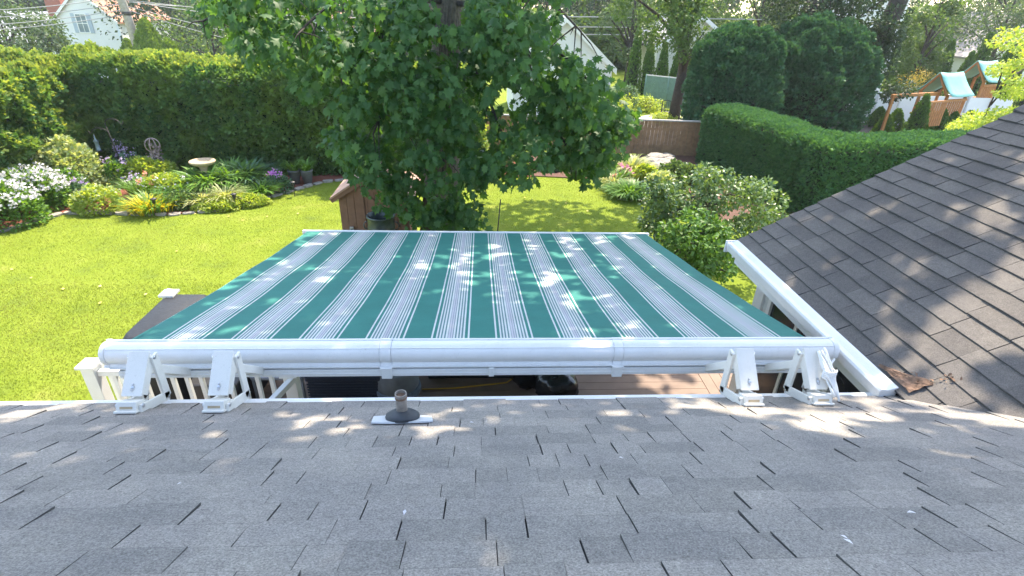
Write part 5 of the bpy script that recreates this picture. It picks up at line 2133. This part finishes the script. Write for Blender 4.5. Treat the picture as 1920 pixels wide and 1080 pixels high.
# iron patio chair
c = (9.35, 27.2, .03)
t = thing('iron_chair', 'black iron garden chair on the grey patio', 'chair', c)
for sx in (-.22, .22):
    for sy in (-.22, .22):
        mb = MB()
        mb.tube([(c[0] + sx, c[1] + sy, .03), (c[0] + sx, c[1] + sy, .95 if sy > 0 else .62)], .02, 6)
        mb.build('leg', M_BLACK, t)
mb = MB()
mb.box((c[0] - .24, c[1] - .24, .45), (c[0] + .24, c[1] + .24, .48))
mb.build('seat', M_BLACK, t)
mb = MB()
for k in range(5):
    mb.tube([(c[0] - .2 + k * .1, c[1] + .22, .5), (c[0] - .2 + k * .1, c[1] + .22, .95)], .01, 5)
mb.tube([(c[0] - .24, c[1] + .22, .95), (c[0], c[1] + .22, 1.02), (c[0] + .24, c[1] + .22, .95)], .018, 6)
mb.build('backrest', M_BLACK, t)
for sx in (-.22, .22):
    mb = MB()
    mb.tube([(c[0] + sx, c[1] - .22, .62), (c[0] + sx, c[1] + .22, .66)], .018, 6)
    mb.build('armrest', M_BLACK, t)

# ------------------------------------------------------------------ buildings
def gable_wall_house(t, x0, x1, y0, y1, zb, ze, za, wallm, roofm, clap=.0, over=.25):
    """gable ends face -y/+y, ridge along y"""
    xm_ = (x0 + x1) / 2
    mb = MB()
    mb.prism([(x0, 0, zb), (x1, 0, zb), (x1, 0, ze), (xm_, 0, za), (x0, 0, ze)], (0, y0, 0), (0, y1, 0))
    w = mb.build('wall', wallm, t)
    for s in (-1, 1):
        xe = x0 - over if s < 0 else x1 + over
        ze_ = ze - over * (za - ze) / (xm_ - x0)
        mb = MB()
        mb.prism([(xm_, 0, za + .02), (xe, 0, ze_ + .02), (xe, 0, ze_ + .16), (xm_, 0, za + .17)], (0, y0 - over, 0), (0, y1 + over, 0))
        mb.build('roof', roofm, t)
        mb = MB()
        mb.prism([(xm_, 0, za - .10), (xe, 0, ze_ - .10), (xe, 0, ze_ + .165), (xm_, 0, za + .175)], (0, y0 - over - .05, 0), (0, y0 - over - .003, 0))
        mb.build('rake_board', M_WHITE, t)
    if clap:
        mb = MB()
        z_ = zb
        while z_ < za - .1:
            hw = (x1 - x0) / 2 if z_ < ze else (x1 - x0) / 2 * (za - z_) / (za - ze)
            hw2 = (x1 - x0) / 2 if z_ + clap < ze else (x1 - x0) / 2 * max(0, (za - z_ - clap)) / (za - ze)
            mb.add([(xm_ - hw, y0 - .03, z_), (xm_ + hw, y0 - .03, z_), (xm_ + hw2, y0 - .004, z_ + clap), (xm_ - hw2, y0 - .004, z_ + clap), (xm_ - hw, y0, z_), (xm_ + hw, y0, z_)], [(0, 1, 2, 3), (0, 4, 5, 1)])
            z_ += clap
        o_ = mb.build('clapboard', wallm, w)
        o_['kind'] = 'stuff'
    return w


def win_y(t, x0, x1, y, z0, z1, shutters=True, glass=M_GLASSB):
    f = MB()
    q = .08
    for (a, b, c, d) in ((x0 - q, x1 + q, z0 - q, z0), (x0 - q, x1 + q, z1, z1 + q), (x0 - q, x0, z0, z1), (x1, x1 + q, z0, z1)):
        f.box((a, y - .09, c), (b, y - .031, d))
    f.box((x0, y - .07, (z0 + z1) / 2 - .03), (x1, y - .031, (z0 + z1) / 2 + .03))
    f.box(((x0 + x1) / 2 - .02, y - .065, z0), ((x0 + x1) / 2 + .02, y - .031, z1))
    w = f.build('window', M_WHITE, t)
    mb = MB()
    mb.box((x0, y - .05, z0), (x1, y - .032, z1))
    mb.build('pane', glass, w)
    if shutters:
        for a, b in ((x0 - .45, x0 - q - .01), (x1 + q + .01, x1 + .45)):
            mb = MB()
            mb.box((a, y - .08, z0 - q), (b, y - .032, z1 + q))
            for k in range(10):
                zz = z0 + (z1 - z0) * k / 10
                mb.box((a + .03, y - .10, zz + .02), (b - .03, y - .081, zz + .07))
            mb.build('shutter', M_SHUTTER, w)


# far left white house: gable end facing the camera
t = thing('house', 'white clapboard house with a red brown roof at the far left', 'house', (-37.8, 60, -4))
gable_wall_house(t, -41.0, -35.3, 60, 70, -4.2, 2.35, 4.9, M_SIDEW, M_ROOFR, .2)
win_y(t, -38.95, -38.05, 60, 1.3, 2.85)
win_y(t, -38.0, -37.2, 60, -1.7, -.3)
mb = MB()
mb.box((-56, 59, -4.2), (-41.0, 66, .1))
mb.build('garage_wall', M_SIDEW, t)
mb = MB()
mb.prism([(0, 58.6, .12), (0, 66.3, 2.6), (0, 66.3, 2.8), (0, 58.6, .3)], (-56.4, 0, 0), (-41.03, 0, 0))
mb.build('garage_roof', M_ROOFG, t)
mb = MB()
mb.box((-46.3, 58.9, -2.6), (-42.4, 58.98, -.6))
mb.build('garage_door', M_DARKGLASS, t)
for k in (-41.0, -35.3):
    mb = MB()
    mb.box((k - .12, 59.93, -4.2), (k + .12, 59.998, 2.3))
    mb.build('corner_board', plain('blue_white_trim', (.66, .70, .76), .6), t)
mb = MB()
mb.tube([(-35.1, 59.9, 2.0), (-35.1, 59.9, -4)], .06, 6)
mb.build('downpipe', M_WHITE, t)
mb = MB()
mb.box((-43.5, 63, 1.5), (-42.0, 66, 5.5))
mb.build('chimney', plain('red_brick', (.3, .12, .08), .9, .2, 20), t)

# garage with a steep white gable, middle
t = thing('garage', 'white gabled garage showing through the leaves of the big tree', 'garage', (3.9, 27, 0))
gable_wall_house(t, 1.6, 6.3, 27, 33, 0, 2.45, 4.45, M_SIDEW, M_ROOFG, .14, .18)
# white house right of the green fence, seen in slivers
t = thing('house', 'pale clapboard house behind the slim arborvitaes', 'house', (15, 38, 0))
gable_wall_house(t, 11.6, 16.8, 37.5, 45, 0, 2.9, 4.6, plain('cream_siding', (.58, .56, .50), .7, .05, 1), M_ROOFG, .2)
# slim white house end between the trunk and the playset
t = thing('house', 'white clapboard house end seen right of the leaning trunk', 'house', (21, 30, 0))
gable_wall_house(t, 19.6, 22.2, 30.2, 36, 0, 8.2, 10, M_SIDEW, M_ROOFG, .18)
# far right grey roofed house
t = thing('house', 'pale grey roofed house at the far right edge', 'house', (47, 48, 0))
gable_wall_house(t, 41.5, 54, 46, 56, 0, 2.2, 5.6, M_SIDEW, plain('pale_roof', (.30, .27, .26), .8, .1, 2), 0)
# parked car beyond the hedge (only its top shows)
t = thing('house', 'brown red roofed house far behind the leaves of the big tree', 'house', (-22, 70, -4))
gable_wall_house(t, -26, -12, 72, 82, -4, .4, 3.4, M_SIDEW, M_ROOFR, 0)
flat('road', [(-60, 44), (0, 44), (0, 50), (-60, 50)], -2.55, plain('asphalt', (.06, .06, .06), .9))

# utility pole and wires
p0, p1 = atY(262, 100, 40), atY(228, 0, 40)
d = (p1 - p0)
t = thing('utility_pole', 'leaning grey wooden utility pole behind the hedge', 'utility pole', (p0.x, 40, -4))
mb = MB()
limb(mb, [p0 - d * 1.2, p0, p1, p1 + d * .9], .30, .22, 12)
mb.build('pole', M_WOOD, t, smooth=True)
mb = MB()
mb.lathe([(.26, 0), (.28, .05), (.28, .2), (.26, .22)], tuple(p0 + d * .72), 12)
mb.build('band', M_IRON, t, smooth=True)
lines = [((-60, 8), (228, -6), 0), ((-60, 22), (236, 6), 1), ((-60, 36), (240, 17), 2), ((-60, 46), (243, 26), 3),
         ((240, 2), (400, 15), 4), ((240, 12), (420, 48), 5), ((243, 20), (420, 62), 6), ((238, 4), (450, 8), 7), ((236, 0), (520, 18), 8)]
lw = ['topmost wire left of the utility pole', 'second wire left of the utility pole', 'third wire left of the utility pole', 'lowest wire left of the utility pole', 'upper wire right of the utility pole',
      'steep wire right of the utility pole', 'lowest steep wire right of the utility pole', 'nearly level wire right of the utility pole', 'long wire running right behind the leaves']
for (a, b, i) in lines:
    q0, q1 = (atY(*a, 34), atY(*b, 40)) if i < 4 else (atY(*a, 40), atY(*b, 46))
    q0 = q0 + (q0 - q1) * (.6 if i < 4 else 0)
    if i >= 4:
        q1 = q1 + (q1 - q0) * 1.2
    mb = MB()
    pts = [q0.lerp(q1, k / 14) - Vector((0, 0, .35 * math.sin(math.pi * k / 14))) for k in range(15)]
    mb.tube(pts, .022, 5)
    tag(mb.build('power_line', plain('pale_wire', (.28, .28, .30), .4, .05), None, smooth=True), lw[i], 'power line', 'wires on the utility pole')
for i, (y0, lab) in enumerate(((32, 'faint top wire right of the white garage'), (51, 'middle wire right of the white garage'), (65, 'lowest wire right of the white garage'))):
    mb = MB()
    mb.tube([atY(1000, y0 - 1, 46), atY(1150, y0, 46), atY(1500, y0 + 6, 46)], .04, 5)
    tag(mb.build('power_line', plain('pale_wire', (.28, .28, .30), .4, .05), None), lab, 'power line', 'wires beyond the white garage')

# ------------------------------------------------------------------ playsets with teal canopies
def playset(org, s, label, full=True, yaw=0.):
    """timber play tower: A shaped canopy, deck, slat railing and a swing beam to the left"""
    t = thing('playset', label, 'playset', org, 'timber playsets beyond the hedge')
    o = Vector(org)
    Rz = Matrix.Rotation(yaw, 3, 'Z')

    def W_(x, y, z):
        return o + Rz @ Vector((x * s, y * s, z * s))
    for x in (-.75, .75):
        for y in (-.6, .6):
            mb = MB()
            mb.beam(W_(x, y, 0), W_(x, y, 2.05), .1 * s, .1 * s, (0, 1, 0))
            mb.build('post', M_ORW, t)
    mb = MB()
    mb.add([W_(-.85, -.7, 1.0), W_(.85, -.7, 1.0), W_(.85, .7, 1.0), W_(-.85, .7, 1.0), W_(-.85, -.7, 1.08), W_(.85, -.7, 1.08), W_(.85, .7, 1.08), W_(-.85, .7, 1.08)], [(0, 1, 2, 3), (4, 5, 6, 7), (0, 1, 5, 4), (1, 2, 6, 5), (2, 3, 7, 6), (3, 0, 4, 7)])
    mb.build('platform', M_ORW, t)
    # canopy: ridge runs along local x; two sloping sheets
    for sy, m_ in ((-1, M_TEALV), (1, M_TEALU)):
        mb = MB()
        for k in range(7):
            v = k / 6
            for j in range(5):
                u = j / 4
                sag = -.08 * math.sin(math.pi * v) - .05 * math.sin(math.pi * u)
                mb.v.append(tuple(W_(-.9 + 1.8 * u, sy * (.02 + .85 * v), 2.95 - .95 * v + sag)))
        for k in range(6):
            for j in range(4):
                a = k * 5 + j
                mb.f.append((a, a + 1, a + 6, a + 5))
        ob = mb.build('canopy_side', M_TEALV, t, smooth=True)
        so_ = ob.modifiers.new('s', 'SOLIDIFY')
        so_.thickness = .02
    for x in (-.85, .85):
        for sy in (-1, 1):
            mb = MB()
            mb.beam(W_(x, sy * .62, 2.0), W_(x, 0, 2.88), .08 * s, .08 * s, (1, 0, 0))
            mb.build('canopy_strut', M_ORW, t)
    for k in range(9):
        mb = MB()
        x = -.7 + k * .175
        mb.beam(W_(x, -.66, 1.1), W_(x, -.66, 1.75), .07 * s, .03 * s, (0, 1, 0))
        mb.build('slat', M_ORW, t)
    mb = MB()
    mb.beam(W_(-.8, -.66, 1.8), W_(.8, -.66, 1.8), .08 * s, .1 * s)
    mb.build('hand_rail', M_ORW, t)
    if full:
        mb = MB()
        mb.beam(W_(-.7, -.2, 2.05), W_(-4.2, -.2, 2.05), .12 * s, .14 * s)
        mb.build('swing_beam', M_ORW, t)
        mb = MB()
        mb.beam(W_(-4.1, -.2, 2.05), W_(-4.15, -.25, 0), .1 * s, .1 * s, (1, 0, 0))
        mb.build('beam_leg', M_ORW, t)
        for k in range(8):
            mb = MB()
            x = -2.1 + k * .17
            mb.beam(W_(x - .25, -.9, .75), W_(x, -.75, 1.75), .07 * s, .03 * s, (0, 1, 0))
            mb.build('slat', M_ORW, t)
        mb = MB()
        mb.beam(W_(-2.2, -.75, 1.8), W_(-.8, -.75, 1.8), .08 * s, .08 * s)
        mb.build('hand_rail', M_ORW, t)
    return t


b = atY(1735, 262, 25)
playset((b.x, 25.0, 0), .98, 'timber playset with a teal canopy beyond the clipped hedge', True, R_(22))
b = atY(1835, 235, 27)
playset((b.x + .4, 28.5, .3), .98, 'second timber playset partly behind yellow green leaves at the right', False, R_(22))
vf = thing('vinyl_fence', 'white vinyl fence behind the playset', 'fence', (22, 27.5, 0))
for i in range(7):
    mb = MB()
    x = 19.4 + i * 1.15
    mb.box((x + .05, 27.9 - i * .1, .05), (x + 1.1, 27.94 - i * .1, 1.5))
    mb.build('panel', M_PVC, vf)
    mb = MB()
    mb.box((x - .05, 27.87 - i * .1, 0), (x + .045, 27.98 - i * .1, 1.62))
    mb.build('post', M_PVC, vf)
mb = MB()
mb.prism([(0, 0, 0), (.5, 0, 0), (.5, 0, .7), (.1, 0, .7)], (19.1, 24.6, 0), (19.1, 25.1, 0))
tag(mb.build('storage_box', M_PVC, None, .02), 'white garden storage box left of the playset', 'box')

# fallen leaves on the lawn
pts = [(20, 505), (190, 535), (275, 551), (190, 567), (365, 400), (430, 405), (455, 412), (502, 405), (120, 540), (60, 520), (455, 535), (330, 470), (560, 400), (985, 370), (1100, 395), (1060, 380)]
P3 = np.array([list(atZ(x, y, .04)) for x, y in pts])
scatter('fallen_leaves', T_MAPLE2, P3, np.c_[RG.normal(0, 1, (len(P3), 2)), np.zeros(len(P3))], np.tile([.1, -.1, 1.], (len(P3), 1)), RG.uniform(.03, .055, len(P3)), L_DRY, None, 'stuff')
# litter of twigs and petals on the roof
pts = [(1160, 857), (760, 955), (1590, 1010), (1600, 1020), (1715, 960), (1718, 962), (880, 792), (340, 905)]
P3 = []
for x, y in pts:
    d = ray(x, y)
    k = (K1 + .02 - 5.0 - 0) / (d.z + S1 * d.y)
    P3.append(list(CAM + d * k))
P3 = np.array(P3)
scatter('roof_debris', T_LEAF, P3, np.c_[RG.normal(0, 1, (len(P3), 2)), np.zeros(len(P3))], np.tile([.0, .5, 1.], (len(P3), 1)), RG.uniform(.015, .03, len(P3)), L_WHITEF, None, 'stuff')

# thin summer haze
mb = MB()
mb.box((-140, -10, -8), (150, 112, 24))
hz = mb.mesh('haze')
hm = bpy.data.materials.new('haze_air')
hm.use_nodes = True
hn = hm.node_tree
for nd_ in list(hn.nodes):
    if nd_.type != 'OUTPUT_MATERIAL':
        hn.nodes.remove(nd_)
pv = hn.nodes.new('ShaderNodeVolumePrincipled')
pv.inputs['Color'].default_value = (.95, .97, 1, 1)
pv.inputs['Density'].default_value = .0006
pv.inputs['Anisotropy'].default_value = .3
hn.links.new(pv.outputs[0], hn.nodes['Material Output'].inputs['Volume'])
hz.materials.append(hm)
ho = bpy.data.objects.new('haze', hz)
COL.objects.link(ho)
ho['kind'] = 'stuff'
